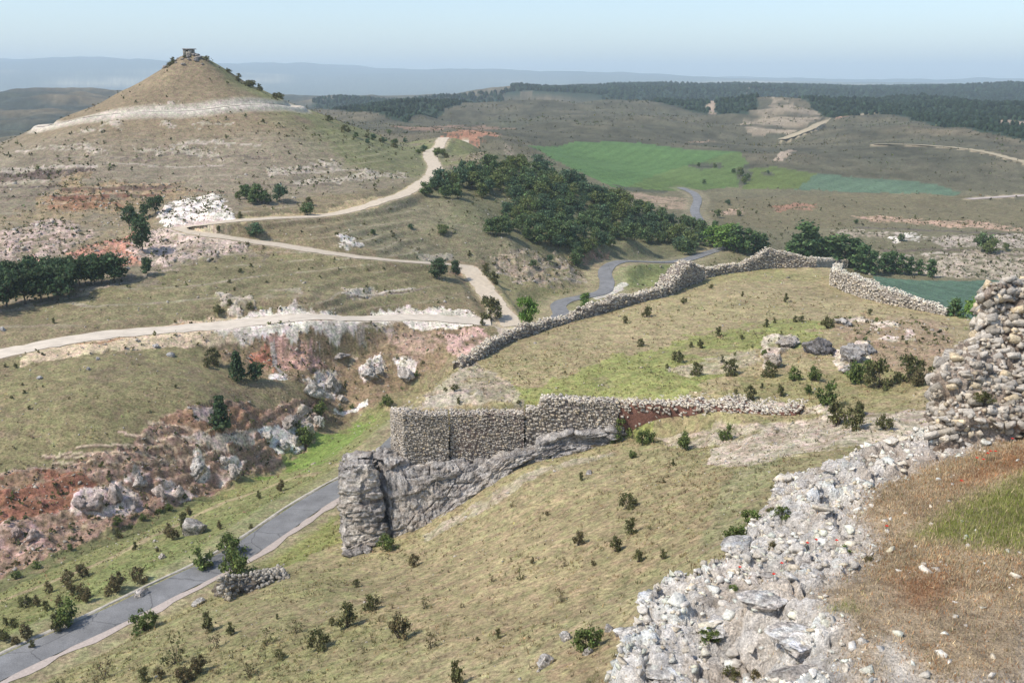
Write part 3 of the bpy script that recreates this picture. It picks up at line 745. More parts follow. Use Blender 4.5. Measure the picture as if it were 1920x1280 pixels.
# ------------------------------------------------------------------ roads and tracks (ribbons lying on the levelled ground)
def ribbon(name, pts, zs, offs, lifts, mat, wob=0.0, i0=0, i1=None, seed=1, kind='structure', fade=0):
    pts = np.asarray(pts)[i0:i1]; zs = np.asarray(zs)[i0:i1]
    t = np.gradient(pts, axis=0); t /= np.hypot(t[:, 0], t[:, 1])[:, None] + 1e-9
    nrm = np.stack([t[:, 1], -t[:, 0]], 1)                # right hand side of the direction of travel
    s = np.r_[0, np.cumsum(np.hypot(*np.diff(pts, axis=0).T))]
    rr = np.hypot(pts[:, 0], pts[:, 1])
    V = []
    for k, (o, l) in enumerate(zip(offs, lifts)):
        w = wob * fbm(s / 1.7, s * 0 + k * 9.1 + seed, 3, seed) if wob and k in (0, len(offs) - 1) else 0
        oo = (o + w)
        p = pts + nrm * np.broadcast_to(oo, s.shape)[:, None]
        V.append(np.column_stack([p, zs + l + .0004 * rr]))
    V = np.stack(V, 1)
    me = mesh_from_arrays(name, V.reshape(-1, 3), grid_faces(len(pts), len(offs)), smooth=False)
    # faces up
    me.flip_normals() if me.polygons[0].normal.z < 0 else None
    return add_obj(name, me, mat, kind=kind)
M_ASPH = plain_mat('asphalt', (0.215, 0.212, 0.205), .22, .45, .9, .15)
_nt = M_ASPH.node_tree; _b = next(n for n in _nt.nodes if n.type == 'BSDF_PRINCIPLED'); _src = _b.inputs['Base Color'].links[0].from_socket
_co = next(n for n in _nt.nodes if n.type == 'NEW_GEOMETRY').outputs['Position']
_v = node(_nt, 'ShaderNodeTexVoronoi', feature='DISTANCE_TO_EDGE'); _v.inputs['Scale'].default_value = .28
_w = noise_node(_nt, _co, .7, 4); _ad = node(_nt, 'ShaderNodeMix', data_type='VECTOR'); _ad.inputs[0].default_value = .35
_nt.links.new(_co, _ad.inputs[4]); _nt.links.new(_w.outputs['Color'], _ad.inputs[5]); _nt.links.new(_ad.outputs[1], _v.inputs['Vector'])
_c1 = mult(_nt, _src, ramp(_nt, _v.outputs['Distance'], [(.0, g3(.55)), (.012, g3(1.0))]).outputs[0])            # cracks
_c2 = mult(_nt, _c1, ramp(_nt, noise_node(_nt, _co, 12, 3).outputs['Fac'], [(.3, g3(.75)), (.7, g3(1.22))]).outputs[0])   # worn chippings
_nt.links.new(_c2, _b.inputs['Base Color'])
M_SHOULDER = plain_mat('gravel shoulder', (0.47, 0.395, 0.335), .16, 5, .95, .3)
M_KERB = plain_mat('kerb stone', (0.46, 0.42, 0.35), .3, 2.5, .95, .4)
M_TRACK = plain_mat('pale dirt track', (0.56, 0.47, 0.35), .14, 1.2, .95, .25)
M_TRACKW = plain_mat('white dirt track', (0.63, 0.545, 0.43), .14, .5, .95, .25)
M_TRACKF = plain_mat('far dirt track', (0.42, 0.35, 0.23), .15, .3, .95)
ribbon('road', road_pts, road_z, (-1.65, -.8, 0, .8, 1.6), (.02, .045, .05, .045, .02), M_ASPH, .16)
i_r = int(np.argmax(np.hypot(road_pts[:, 0], road_pts[:, 1]) > 116))
ribbon('road_shoulder', road_pts, road_z, (1.45, 1.9, 2.35), (.015, .012, .008), M_SHOULDER, .62, 0, i_r, 5)
ribbon('road_kerb', road_pts, road_z, (-2.25, -2.2, -1.98, -1.9), (-.03, .07, .06, -.03), M_KERB, .22, 0, i_r, 8)
for nm, (pts, zs, D, w) in track_geo.items():
    mat = {'white_track': M_TRACKW, 'hill_track': M_TRACKW, 'side_track': M_TRACK, 'far_track': M_TRACKF, 'field_track': M_SHOULDER}.get(nm, M_TRACKF)
    ribbon(nm, pts, zs, (-w * .5, 0, w * .5), (.0, .03, .0), mat, w * .16, seed=len(nm))

# ------------------------------------------------------------------ stones, rock faces and walls
def hull_proto(seed, box=.55, n=15):
    rg_ = np.random.default_rng(seed)
    p = rg_.normal(size=(n, 3)); p /= np.linalg.norm(p, axis=1)[:, None]
    p = np.sign(p) * np.abs(p) ** box
    p *= rg_.uniform(.8, 1.1, (n, 1)); p *= .5 / np.abs(p).max(0)
    bm = bmesh.new()
    for q in p: bm.verts.new(q)
    r = bmesh.ops.convex_hull(bm, input=bm.verts)
    bmesh.ops.delete(bm, geom=[v for v in bm.verts if not v.link_faces], context='VERTS')
    bmesh.ops.triangulate(bm, faces=bm.faces)
    bmesh.ops.recalc_face_normals(bm, faces=bm.faces)
    bm.verts.index_update()
    v = np.array([w.co[:] for w in bm.verts]); f = np.array([[w.index for w in fc.verts] for fc in bm.faces])
    bm.free(); return v, f
PROTO = [hull_proto(100 + i, .45 + .05 * (i % 4), 13 + i % 4) for i in range(10)]
def block_proto(seed):
    rg_ = np.random.default_rng(seed); pts_ = []
    for sx in (-1, 1):
        for sy in (-1, 1):
            for sz in (-1, 1):
                c = np.array((sx, sy, sz)) * .5 * rg_.uniform(.72, 1.0, 3)
                pts_ += [c * np.array((1, .86, .86)), c * np.array((.84, 1, .9))]
    bm = bmesh.new()
    for q in pts_: bm.verts.new(q)
    bmesh.ops.convex_hull(bm, input=bm.verts)
    bmesh.ops.delete(bm, geom=[v for v in bm.verts if not v.link_faces], context='VERTS')
    bmesh.ops.triangulate(bm, faces=bm.faces); bmesh.ops.recalc_face_normals(bm, faces=bm.faces); bm.verts.index_update()
    v = np.array([w.co[:] for w in bm.verts]); f = np.array([[w.index for w in fc.verts] for fc in bm.faces]); bm.free()
    return v, f
BLOCK = [block_proto(200 + i) for i in range(8)]
MIXED = BLOCK[:4] + [hull_proto(240 + i, .4, 11) for i in range(5)]
def join_stones(pos, scl, rot, cols, protos=PROTO, seed=0):
    """many stones in one mesh: pos (n,3), scl (n,3), rot list of 3x3 (n,3,3), cols (n,3)"""
    rg_ = np.random.default_rng(seed); n = len(pos)
    which = rg_.integers(0, len(protos), n)
    VV, FF, CC = [], [], []; base = 0
    for k, (v, f) in enumerate(protos):
        idx = np.nonzero(which == k)[0]
        if not len(idx): continue
        w = v[None] * scl[idx][:, None, :]
        w = np.einsum('nij,nvj->nvi', rot[idx], w) + pos[idx][:, None, :]
        VV.append(w.reshape(-1, 3))
        FF.append((f[None] + base + (np.arange(len(idx)) * len(v))[:, None, None]).reshape(-1, 3))
        CC.append(np.repeat(cols[idx], len(v), 0)); base += len(idx) * len(v)
    return np.concatenate(VV), np.concatenate(FF), np.concatenate(CC)
def rot_frame(tang, norm):
    """3x3 with x along tang, y along norm"""
    t = tang / (np.linalg.norm(tang, axis=-1, keepdims=True) + 1e-9)
    nn = norm - (norm * t).sum(-1, keepdims=True) * t; nn /= np.linalg.norm(nn, axis=-1, keepdims=True) + 1e-9
    b = np.cross(t, nn)
    return np.stack([t, nn, b], -1)
def rand_rot(n, rg_, tilt=.5):
    a = rg_.uniform(0, 6.283, n); e = rg_.normal(0, tilt, (n, 3))
    t = np.stack([np.cos(a), np.sin(a), np.zeros(n)], -1) + e * [0, 0, 1]
    nn = np.stack([-np.sin(a), np.cos(a), np.zeros(n)], -1) + e[:, ::-1] * [0, 0, 1]
    return rot_frame(t, nn)
def stone_cols(n, rg_, base=(0.42, 0.385, 0.335), var=.28, warm=.06):
    b = np.array(base)[None] * rg_.uniform(1 - var, 1 + var, (n, 1))
    return np.clip(b * (1 + np.abs(rg_.normal(0, warm, (n, 1))) * np.array([[.8, .1, -1.2]])), .03, .8).astype(np.float32)

def cells(x, y, seed=0):
    """Worley cells: nearest, second nearest distance and a random number per cell"""
    ix = np.floor(x); iy = np.floor(y)
    f1 = np.full(x.shape, 9.0); f2 = np.full(x.shape, 9.0); hh = np.zeros(x.shape)
    for dx in (-1, 0, 1):
        for dy in (-1, 0, 1):
            cx = ix + dx; cy = iy + dy
            jx = _hash(cx, cy, seed) * .8 + .1; jy = _hash(cx, cy, seed + 5) * .8 + .1
            d = np.hypot(cx + jx - x, cy + jy - y); h = _hash(cx, cy, seed + 9)
            m = d < f1
            f2 = np.where(m, f1, np.minimum(f2, d)); hh = np.where(m, h, hh); f1 = np.where(m, d, f1)
    return f1, f2, hh
def patch_surface(rows, nu, nv, amp=.35, cell=(3.0, 1.8), fine=.12, seed=0, crack=.35):
    """rows: lists of 3-D points (same count), from foot to top/back -> displaced grid, normals, metric coords"""
    Rw = np.array(rows, float)                        # nr, nc, 3
    def interp_axis(A, n, axis):
        A = np.moveaxis(A, axis, 0)
        L = np.linalg.norm(np.diff(A, axis=0), axis=-1).reshape(len(A) - 1, -1).mean(1)
        s = np.r_[0, np.cumsum(L)]; q = np.linspace(0, s[-1], n)
        k = np.clip(np.searchsorted(s, q, side='right') - 1, 0, len(s) - 2); t = (q - s[k]) / (s[k + 1] - s[k])
        # Catmull-Rom for roundness, kept close to the given rows
        B = A[k] * (1 - t).reshape(-1, *([1] * (A.ndim - 1))) + A[k + 1] * t.reshape(-1, *([1] * (A.ndim - 1)))
        return np.moveaxis(B, 0, axis), q
    G, qv = interp_axis(Rw, nv, 0); G, qu = interp_axis(G, nu, 1)
    for _ in range(2):
        G[1:-1] = (G[:-2] + 2 * G[1:-1] + G[2:]) / 4
    U, Vv = np.meshgrid(qu, qv)
    du = np.gradient(G, axis=1); dv = np.gradient(G, axis=0)
    N = np.cross(du, dv); N /= np.linalg.norm(N, axis=-1, keepdims=True) + 1e-9
    w1 = fbm(U / 4, Vv / 4, 3, seed) * .35; w2 = fbm(U / 4 + 9, Vv / 4, 3, seed + 3) * .3
    f1, f2, h = cells((U + w1) / cell[0], (Vv + w2) / cell[1], seed)
    g1, g2, h2 = cells((U + w2) / (cell[0] * .3), (Vv + w1) / (cell[1] * .34), seed + 40)
    brk = sstep(-.25, .35, fbm(U / 2.2, Vv / 1.6, 3, seed + 70))          # joints open and close along their length
    d = (h - .5) * 2 * amp - crack * brk * sstep(.09, .01, f2 - f1) + (h2 - .5) * amp * .7 - crack * .35 * brk * sstep(.12, .02, g2 - g1)
    d = d + amp * .4 * fbm(U / 1.7, Vv / 1.2, 4, seed + 80) + fine * (fbm(U / .9, Vv / .7, 4, seed + 8) + .9 * fbm(U / .28, Vv / .24, 3, seed + 12))
    return G + N * d[..., None], N, U, Vv, h, sstep(.16, .03, f2 - f1), d
def rock_colors(U, Vv, h, seed, base=(0.42, 0.395, 0.36), pale=(0.56, 0.51, 0.43), dark=(0.21, 0.195, 0.185), pale_w=None):
    n = fbm(U / 3, Vv / 2, 4, seed + 50); n2 = fbm(U / .5, Vv / .35, 4, seed + 60)
    c = np.array(base)[None, None] * (1 + .25 * (h - .5) + .25 * n2)[..., None]
    w = sstep(.05, .5, n + .5 * n2) if pale_w is None else np.clip(sstep(.05, .5, n + .5 * n2) * .6 + pale_w, 0, 1)
    c = c * (1 - w[..., None]) + np.array(pale) * w[..., None]
    w = sstep(.1, .5, -n + .7 * n2) * .75
    c = c * (1 - w[..., None]) + np.array(dark) * w[..., None]
    return np.clip(c, .03, .8).astype(np.float32)
def rock_patch(name, rows, nu, nv, parent=None, seed=0, pale_w=None, base=(0.42, 0.395, 0.36), pale=(0.56, 0.51, 0.43), dark=(0.21, 0.195, 0.185), stoniness=.75, **kw):
    props = {k: kw.pop(k) for k in ('label', 'category', 'group', 'kind') if k in kw}
    G, N, U, Vv, h, cr, d = patch_surface(rows, nu, nv, seed=seed, **kw)
    pw = pale_w(U / U.max(), Vv / Vv.max()) if pale_w else None
    col = rock_colors(U, Vv, h, seed, base, pale, dark, pw)
    me = mesh_from_arrays(name, G.reshape(-1, 3), grid_faces(nv, nu), smooth=False, colors=np.concatenate([col.reshape(-1, 3), np.full((nu * nv, 1), stoniness, np.float32)], 1))
    return add_obj(name, me, M_ROCK, parent, **props), (G, N, U, Vv)

def boulder(name, loc, size, seed, label=None, group=None, parent=None, base=(0.44, 0.41, 0.365), cat='boulder', rz=0, sub=4, rugged=1.0, flare=0.0):
    bm = bmesh.new(); bmesh.ops.create_icosphere(bm, subdivisions=sub, radius=.5)
    p = np.array([v.co[:] for v in bm.verts]); f = np.array([[v.index for v in fc.verts] for fc in bm.faces]); bm.free()
    rg_ = np.random.default_rng(seed)
    q = p.copy()
    for _ in range(14):                                  # chop off flat facets
        nn = rg_.normal(size=3); nn /= np.linalg.norm(nn); c = rg_.uniform(.26, .40)
        dd = q @ nn; m = dd > c
        q[m] -= (dd[m] - c)[:, None] * nn * .92
    q *= (1 + .20 * rugged * fbm(p[:, 0] * 4 + seed, p[:, 1] * 4 + p[:, 2] * 3, 3, seed) + .11 * rugged * fbm(p[:, 0] * 13 + seed, p[:, 1] * 13 + p[:, 2] * 11, 3, seed + 7))[:, None]
    f1, f2, hc_ = cells(p[:, 0] * 3.2 + p[:, 2] * 2.1 + seed, p[:, 1] * 3.2 - p[:, 2] * 2.6, seed)
    cr_ = sstep(.13, .02, f2 - f1); q *= (1 + .16 * rugged * (hc_ - .5) - .09 * rugged * cr_)[:, None]
    q[:, :2] *= (1 - flare * q[:, 2] * 1.6)[:, None]
    q = q / np.ptp(q, axis=0) * np.array(size); q[:, 2] += size[2] * .22
    n2 = fbm(p[:, 0] * 5 + seed, p[:, 1] * 5 + p[:, 2] * 5, 3, seed + 2)
    col = np.clip(np.array(base)[None] * ((1 + .35 * n2 + .25 * (hc_ - .5)) * (1 - .5 * cr_))[:, None], .05, .8)
    me = mesh_from_arrays(name, q, f, colors=np.concatenate([col, np.full((len(col), 1), .6)], 1).astype(np.float32))
    o = add_obj(name, me, M_ROCK, parent, loc, label=label, category=cat if label else None, group=group)
    o.rotation_euler = (0, 0, rz)
    return o

# ------------------------------------------------------------------ dry stone walls
def wall(name, path, label, group=None, thick=1.4, course=.28, stone=.36, jitter=.06, core_col=(0.30, 0.25, 0.20), base=(0.40, 0.365, 0.315), rough=.25, seed=0, miss=0.03, cap=True, var=.28, notch=None, wall_cat='wall', earth=None, back=False):
    """path: list of (x, y, z_foot, z_top); the seen side is the right hand side of the path"""
    rg_ = np.random.default_rng(seed)
    P_ = np.array(path, float); s = np.r_[0, np.cumsum(np.hypot(*np.diff(P_[:, :2], axis=0).T))]
    L = s[-1]; n = max(6, int(L / .35)); q = np.linspace(0, L, n)
    at = lambda k, qq: np.interp(qq, s, P_[:, k])
    tx = np.gradient(at(0, q), q); ty = np.gradient(at(1, q), q); ln = np.hypot(tx, ty); tx /= ln; ty /= ln
    nx, ny = ty, -tx                                     # seen side
    top = at(3, q) + rough * fbm(q / 1.3, q * 0 + seed, 3, seed) + rough * .5 * (vnoise(q / .5, q * 0, seed) - .5)
    bot = at(2, q)
    root = empty(name, (float(P_[0, 0]), float(P_[0, 1]), float(P_[0, 2])), label, wall_cat, group)
    o = np.array(root.location)
    # core: front foot, front top, crown, back top, back foot
    prof = []
    for off, zz in ((-.10, bot - .6), (-.06, bot * .5 + top * .5), (-.10, top - .12), (-thick * .5, top + .02), (-thick, top - .15), (-thick - .1, bot - .6)):
        jj = .06 * fbm(q / .8, zz, 3, seed + int(abs(off) * 10))
        prof.append(np.stack([at(0, q) + nx * (off + jj), at(1, q) + ny * (off + jj), zz], -1))
    Vc = np.stack(prof, 1) - o
    cc = np.array(core_col)[None, None] * (1 + .3 * fbm(q / .7, q * 0 + 3, 3, seed + 4))[:, None, None] * np.ones((n, 6, 1))
    e0 = (n - 1) * 6
    ends = np.array([(0, 1, 4, 5), (1, 2, 3, 4), (e0 + 5, e0 + 4, e0 + 1, e0), (e0 + 4, e0 + 3, e0 + 2, e0 + 1)])
    core = mesh_from_arrays('core', Vc.reshape(-1, 3), np.concatenate([grid_faces(n, 6), ends]), colors=cc.reshape(-1, 3).astype(np.float32))
    add_obj('core', core, M_STONE, root)
    pos, scl, rot = [], [], []; er = []
    def put(qq, z, off, w, d, h, tilt=.08, nrm_sign=1):
        x, y = at(0, qq), at(1, qq); a = np.interp(qq, q, nx), np.interp(qq, q, ny)
        pos.append((x + a[0] * off, y + a[1] * off, z)); scl.append((w, d, h))
        t = np.array((-a[1], a[0], rg_.normal(0, tilt))); nn = np.array((a[0], a[1], rg_.normal(0, tilt)))
        rot.append((t, nn))
    zlo = bot.min(); zhi = top.max(); z = zlo; n_face = 0
    while z < zhi:
        qq = rg_.uniform(-.2, 0)
        hcur = course * rg_.uniform(.8, 1.25)
        while qq < L:
            w = stone * rg_.uniform(.6, 1.5); qm = qq + w / 2; qq += w
            if qm > L or rg_.random() < miss: continue
            zb, zt = np.interp(qm, q, bot), np.interp(qm, q, top)
            zc = z + hcur / 2 + rg_.normal(0, jitter * .8) + .10 * math.sin(qm * 1.3 + seed)
            if zc < zb - .25 or zc > zt - .02: continue
            if notch and any(a <= qm <= b for a, b in notch): continue
            if earth is not None and rg_.random() < earth(qm / L, (zc - zb) / max(zt - zb, .2)): continue
            put(qm, zc, -.10 + rg_.normal(0, jitter), w * 1.06, stone * .9, hcur * 1.12 * rg_.uniform(.7, 1.35))
            if back and rg_.random() < .6: put(qm, zc, -thick + rg_.normal(0, jitter), w * 1.1, stone * .9, hcur * 1.15)
        z += hcur
    n_face = len(pos)
    if cap:
        for _ in range(int(L * thick / (stone * stone * .55))):
            qm = rg_.uniform(0, L); off = -rg_.uniform(.05, thick)
            zt = np.interp(qm, q, top); sc_ = stone * rg_.uniform(.5, 1.25)
            put(qm, zt + rg_.normal(.0, .07), off, sc_, sc_ * rg_.uniform(.7, 1.1), sc_ * rg_.uniform(.45, .8), .3)
    pos = np.array(pos) - o; scl = np.array(scl)
    R_ = rot_frame(np.array([r[0] for r in rot]), np.array([r[1] for r in rot]))
    VV, FF, CC = join_stones(pos, scl, R_, np.clip(stone_cols(len(pos), rg_, base, var) * np.where(np.arange(len(pos)) < n_face, 1.0, 1.28)[:, None], .03, .82).astype(np.float32), MIXED, seed)
    me = mesh_from_arrays('stones', VV, FF, colors=CC)
    add_obj('stones', me, M_STONE, root, kind='stuff')
    return root
def wpath(lst):
    """(px, py_foot, py_top, r or None): a wall standing on the ground"""
    out = []
    for x, yf, yt, r in lst:
        p = pt(x, yf, r) if r else hit(x, yf)
        rr = math.hypot(p[0], p[1]); zt = p[2] + (pt(x, yt, rr)[2] - p[2]) * .86
        out.append((p[0], p[1], p[2], zt))
    return out
# left rim of the spur (walking away from the camera: right hand side faces the plateau)
WCOL = (0.53, 0.475, 0.395)
wall('curtain_wall', wpath([(866,690,683,None),(885,682,668,None),(905,672,654,None),(935,654,636,None),(960,640,622,None),(985,632,606,None),(1015,622,603,None),(1050,610,598,None),(1092,597,585,None)]),
     'low tumbled stone wall running down from the rim towards the gully', thick=1.1, seed=1, base=WCOL, stone=.27, course=.18, rough=.4, jitter=.12, miss=.12, core_col=(.26,.215,.18))
wall('curtain_wall', wpath([(1094,597,577,None),(1120,590,566,None),(1160,579,556,None),(1200,567,549,None),(1240,558,540,None),(1262,551,534,None)]),
     'ruined rim wall in front of the first road bend, pale on top', thick=1.2, seed=2, base=WCOL, stone=.27, course=.18, rough=.35, jitter=.12, miss=.12, core_col=(.26,.215,.18))
wall('wall_turret', wpath([(1256,554,536,None),(1268,548,515,None),(1280,542,497,None),(1292,537,488,None),(1308,531,489,None),(1322,525,503,None)]),
     'tallest stub of the rim wall, a crumbled block beside the green verge', thick=2.4, seed=3, base=WCOL, stone=.27, course=.18, rough=.7, jitter=.14, miss=.12, core_col=(.26,.215,.18))
wall('curtain_wall', wpath([(1324,522,504,None),(1360,514,496,None),(1400,509,490,None),(1422,506,475,None),(1440,504,463,None),(1462,503,468,None),(1500,502,478,None),(1530,502,484,None),(1562,502,484,None),(1590,503,486,None)]),
     'ruined wall along the far end of the spur with a humped top', thick=1.2, seed=4, base=WCOL, stone=.27, course=.18, rough=.35, jitter=.12, miss=.12, core_col=(.26,.215,.18))
wall('curtain_wall', wpath([(1562,516,493,None),(1556,534,501,None),(1585,548,510,None),(1620,560,523,None),(1650,568,536,None),(1690,576,549,None),(1730,584,564,None),(1772,592,583,None)]),
     'long pale ruined wall stepping down beside the blue green field', thick=1.4, seed=5, base=(.56,.51,.43), stone=.28, course=.19, rough=.3, jitter=.12, miss=.1, core_col=(.30,.255,.21))

# front bastion: coursed masonry on the rock (walked from right to left so that the right hand side faces the camera)
def vpath(lst):
    out = []
    for x, yf, yt, r in lst:
        a = pt(x, yf, r); b = pt(x, yt, r); out.append((a[0], a[1], a[2], b[2]))
    return out
BC = (0.47, 0.425, 0.365)
wall('bastion_wall', (vpath([(733,842,768,94.5),(739,850,770,91.5),(757,864,776,89.9),(795,872,777,89.9),(842,872,777,90.0)])),
     'corner bastion of neat coursed stone with a pale left return', thick=1.5, seed=6, base=BC, stone=.21, course=.165, rough=.12, jitter=.035, miss=.03, var=.3, core_col=(.20,.17,.145))
wall('bastion_wall', (vpath([(846,870,776,90.25),(900,858,776,90.4),(950,850,777,90.6),(982,845,776,90.7)])),
     'coursed stone wall panel between two upright brown gaps', thick=1.5, seed=7, base=BC, stone=.21, course=.165, rough=.14, jitter=.04, miss=.05, var=.3, core_col=(.20,.15,.125))
wall('front_wall', (vpath([(986,838,772,90.85),(1008,832,768,90.9),(1012,830,748,90.9),(1060,815,748,91.0),(1110,810,752,91.1),(1158,806,756,91.2)])),
     'rubble wall of larger stones above a squared rock ledge', thick=1.6, seed=8, base=(.49,.445,.38), stone=.26, course=.20, rough=.22, jitter=.06, miss=.07, var=.32, core_col=(.22,.18,.15))
wall('front_wall', (vpath([(1160,806,757,91.2),(1200,800,757,91.0),(1250,802,760,90.6),(1300,803,762,90.0),(1350,798,764,89.4),(1400,792,767,88.8),(1450,786,770,88.2),(1490,784,774,87.6)])),
     'collapsed wall showing a band of red brown earth under pale rubble', thick=4.2, seed=9, base=(.50,.455,.385), stone=.26, course=.2, rough=.28, jitter=.10, miss=.12, var=.3, core_col=(.19,.095,.068),
     earth=lambda u, v: .88 if v < .62 else .12)

# rock under the bastion
foot = [pt(*p) for p in ((716,1040,86.2),(738,1046,84.8),(790,1018,85.4),(830,990,86),(900,945,87),(960,893,88),(1000,878,88.5),(1060,862,89.3),(1150,842,90.2),(1180,832,91.5))]
mid1 = [pt(*p) for p in ((714,985,87.4),(735,985,86.0),(785,975,86.4),(826,958,86.8),(893,915,87.6),(957,872,88.4),(998,860,88.9),(1058,846,89.6),(1148,836,90.4),(1178,828,91.8))]
mid2 = [pt(*p) for p in ((708,900,89.0),(724,910,87.6),(775,915,87.8),(830,908,88.0),(892,884,88.4),(956,856,88.8),(998,848,89.2),(1056,834,89.8),(1146,822,90.5),(1178,818,91.9))]
mid3 = [pt(*p) for p in ((710,850,90.4),(722,852,89.3),(762,872,88.9),(836,878,89.1),(895,866,89.4),(958,848,89.6),(1000,838,89.9),(1056,816,90.3),(1146,806,90.7),(1178,806,92.0))]
back = [pt(*p) for p in ((722,832,93.5),(728,838,92.5),(762,852,91.9),(836,860,91.9),(895,850,92.0),(958,838,92.2),(1000,828,92.4),(1056,806,92.6),(1146,800,92.8),(1178,800,93.5))]
root = empty('cliff_rock', tuple(foot[3]), 'grey limestone crag carrying the corner bastion', 'rock')
def rel_rows(rows, o): return [[np.array(p) - o for p in r] for r in rows]
rk_o = np.array(root.location)
rock_patch('rock_face', rel_rows([foot, mid1, mid2, mid3, back], rk_o), 420, 130, root, seed=3, amp=.46, cell=(2.8, 1.35), fine=.17, crack=.32,
           pale_w=lambda u, v: .75 * sstep(.22, .10, v) * sstep(.45, .2, u) + .5 * sstep(.6, .9, v) * sstep(.55, .8, u))
# pillar split off by a dark crack
pf = [pt(*p) for p in ((634,1040,90),(641,1062,85.2),(668,1058,84.6),(700,1046,84.5),(722,1028,85.2),(726,1020,88))]
p1 = [pt(*p) for p in ((642,980,90),(647,985,86.3),(670,985,85.6),(700,985,85.5),(724,985,86.0),(726,985,89))]
p2 = [pt(*p) for p in ((638,915,90),(642,915,87.2),(668,915,86.6),(692,915,86.5),(712,915,87.0),(716,915,90))]
p3 = [pt(*p) for p in ((638,872,90.5),(641,872,88.0),(662,872,87.4),(688,870,87.3),(702,872,87.8),(706,876,90.5))]
p4 = [pt(*p) for p in ((642,864,91.5),(645,866,90.5),(664,862,90.3),(686,860,90.3),(700,862,90.5),(704,866,91.5))]
root = empty('rock_pillar', tuple(pf[2]), 'detached grey rock pillar split from the crag by a black crack', 'rock')
po = np.array(root.location)
rock_patch('rock_face', rel_rows([pf, p1, p2, p3, p4], po), 120, 150, root, seed=8, amp=.32, cell=(2.4, 1.0), fine=.15, crack=.28)
pb = [q + np.array((0, 5.0, 0)) for q in pf]; pbt = [q + np.array((0, 2.5, 0)) for q in p4]
rock_patch('rock_back', rel_rows([p4, pbt, pb], po), 60, 50, root, seed=9, amp=.2, fine=.1)
# fallen stones at the pillar's foot
for (x, y, w, h, s) in ((655,1052,1.6,1.0,31),(672,1040,1.2,.8,32),(690,1048,1.4,.8,33)):
    p = pt(x, y, 84.2); p[2] = height_at(p[0], p[1])
    boulder('boulder', tuple(p), (w, w * .8, h), s, 'grey boulder at the foot of the split rock pillar', 'boulders under the pillar', base=(.38,.36,.33), rz=s)

# ------------------------------------------------------------------ boulders and outcrops standing on the ground
def gb(x, y, wpx, hpx, seed, label, group=None, base=(0.44, 0.41, 0.365), name='boulder', **kw):
    p = hit(x, y); sl = math.sqrt(p[0] ** 2 + p[1] ** 2 + (p[2] - CAMZ) ** 2); k = sl / FPX
    return boulder(name, (p[0], p[1], height_at(p[0], p[1]) - .05), (wpx * k, wpx * k * .8, hpx * k * 1.15), seed, label, group, base=base, rz=seed * 1.3, **kw)
gb(364,1000,42,34,41,'large grey boulder with bushes on the green bank')
gb(265,1116,24,20,42,'white boulder on the kerb side of the paved road', base=(.58,.53,.47))
gb(303,1046,14,12,43,'small round white boulder on the green bank', base=(.62,.57,.5))
gb(1022,1245,36,26,44,'white squared block lying below the round green bush', base=(.56,.53,.48))
gb(1060,1200,26,20,45,'pale stone uphill beside the round green bush', base=(.52,.49,.44))
gb(1102,1225,20,18,46,'pale rounded stone under the round green bush', base=(.52,.49,.44))
gb(1142,1182,20,15,47,'pale stone lying against the castle rock', base=(.50,.47,.43))
gb(1164,1188,24,22,48,'round grey stone tucked against the castle rock', base=(.47,.44,.41))
gb(375,1130,28,12,49,'flat white stone beside the rubble heap', base=(.52,.49,.43))
gb(1010,1258,10,8,50,'small white stone on the dry slope', 'small white stones', base=(.6,.56,.5))
for i, (x, y, w, h) in enumerate(((1105,888,14,10),(1018,1236,12,9),(292,650,14,8),(320,667,16,10),(183,674,9,7),(166,693,9,7),(74,710,10,6),(5,620,10,8),(240,505,8,6))):
    gb(x, y, w, h, 60 + i, ('pale boulder next to a shrub on the dry slope', 'small white stone beside the squared white block')[i] if i < 2 else 'small grey boulder lying on the brown slope round the white track', None if i < 2 else 'small boulders round the white track', base=(.50,.48,.45))
# outcrops on the spur
for i, (x, y, w, h, b, lab) in enumerate((
        (1535,662,62,40,(.30,.285,.275),'dark layered outcrop with an overhanging lip on the spur'),
        (1592,672,56,36,(.40,.38,.35),'grey jointed outcrop next to the dark overhanging one'),
        (1622,664,48,24,(.50,.47,.42),'pale sloping rock slab right of the jointed outcrop'),
        (1595,700,50,26,(.46,.43,.385),'pale rock slab above the leafy bushes'),
        (1452,680,40,26,(.58,.51,.42),'cream coloured bare rock beside the dry grass'),
        (1478,646,56,16,(.56,.50,.42),'low white rock ledge left of the dark outcrop'),
        (1580,606,46,12,(.55,.51,.45),'low white rock rib at the top of the brown mound'))):
    gb(x, y, w, h, 80 + i, lab, 'rock outcrops on the spur', base=b, name='rock_outcrop', rugged=1.9)
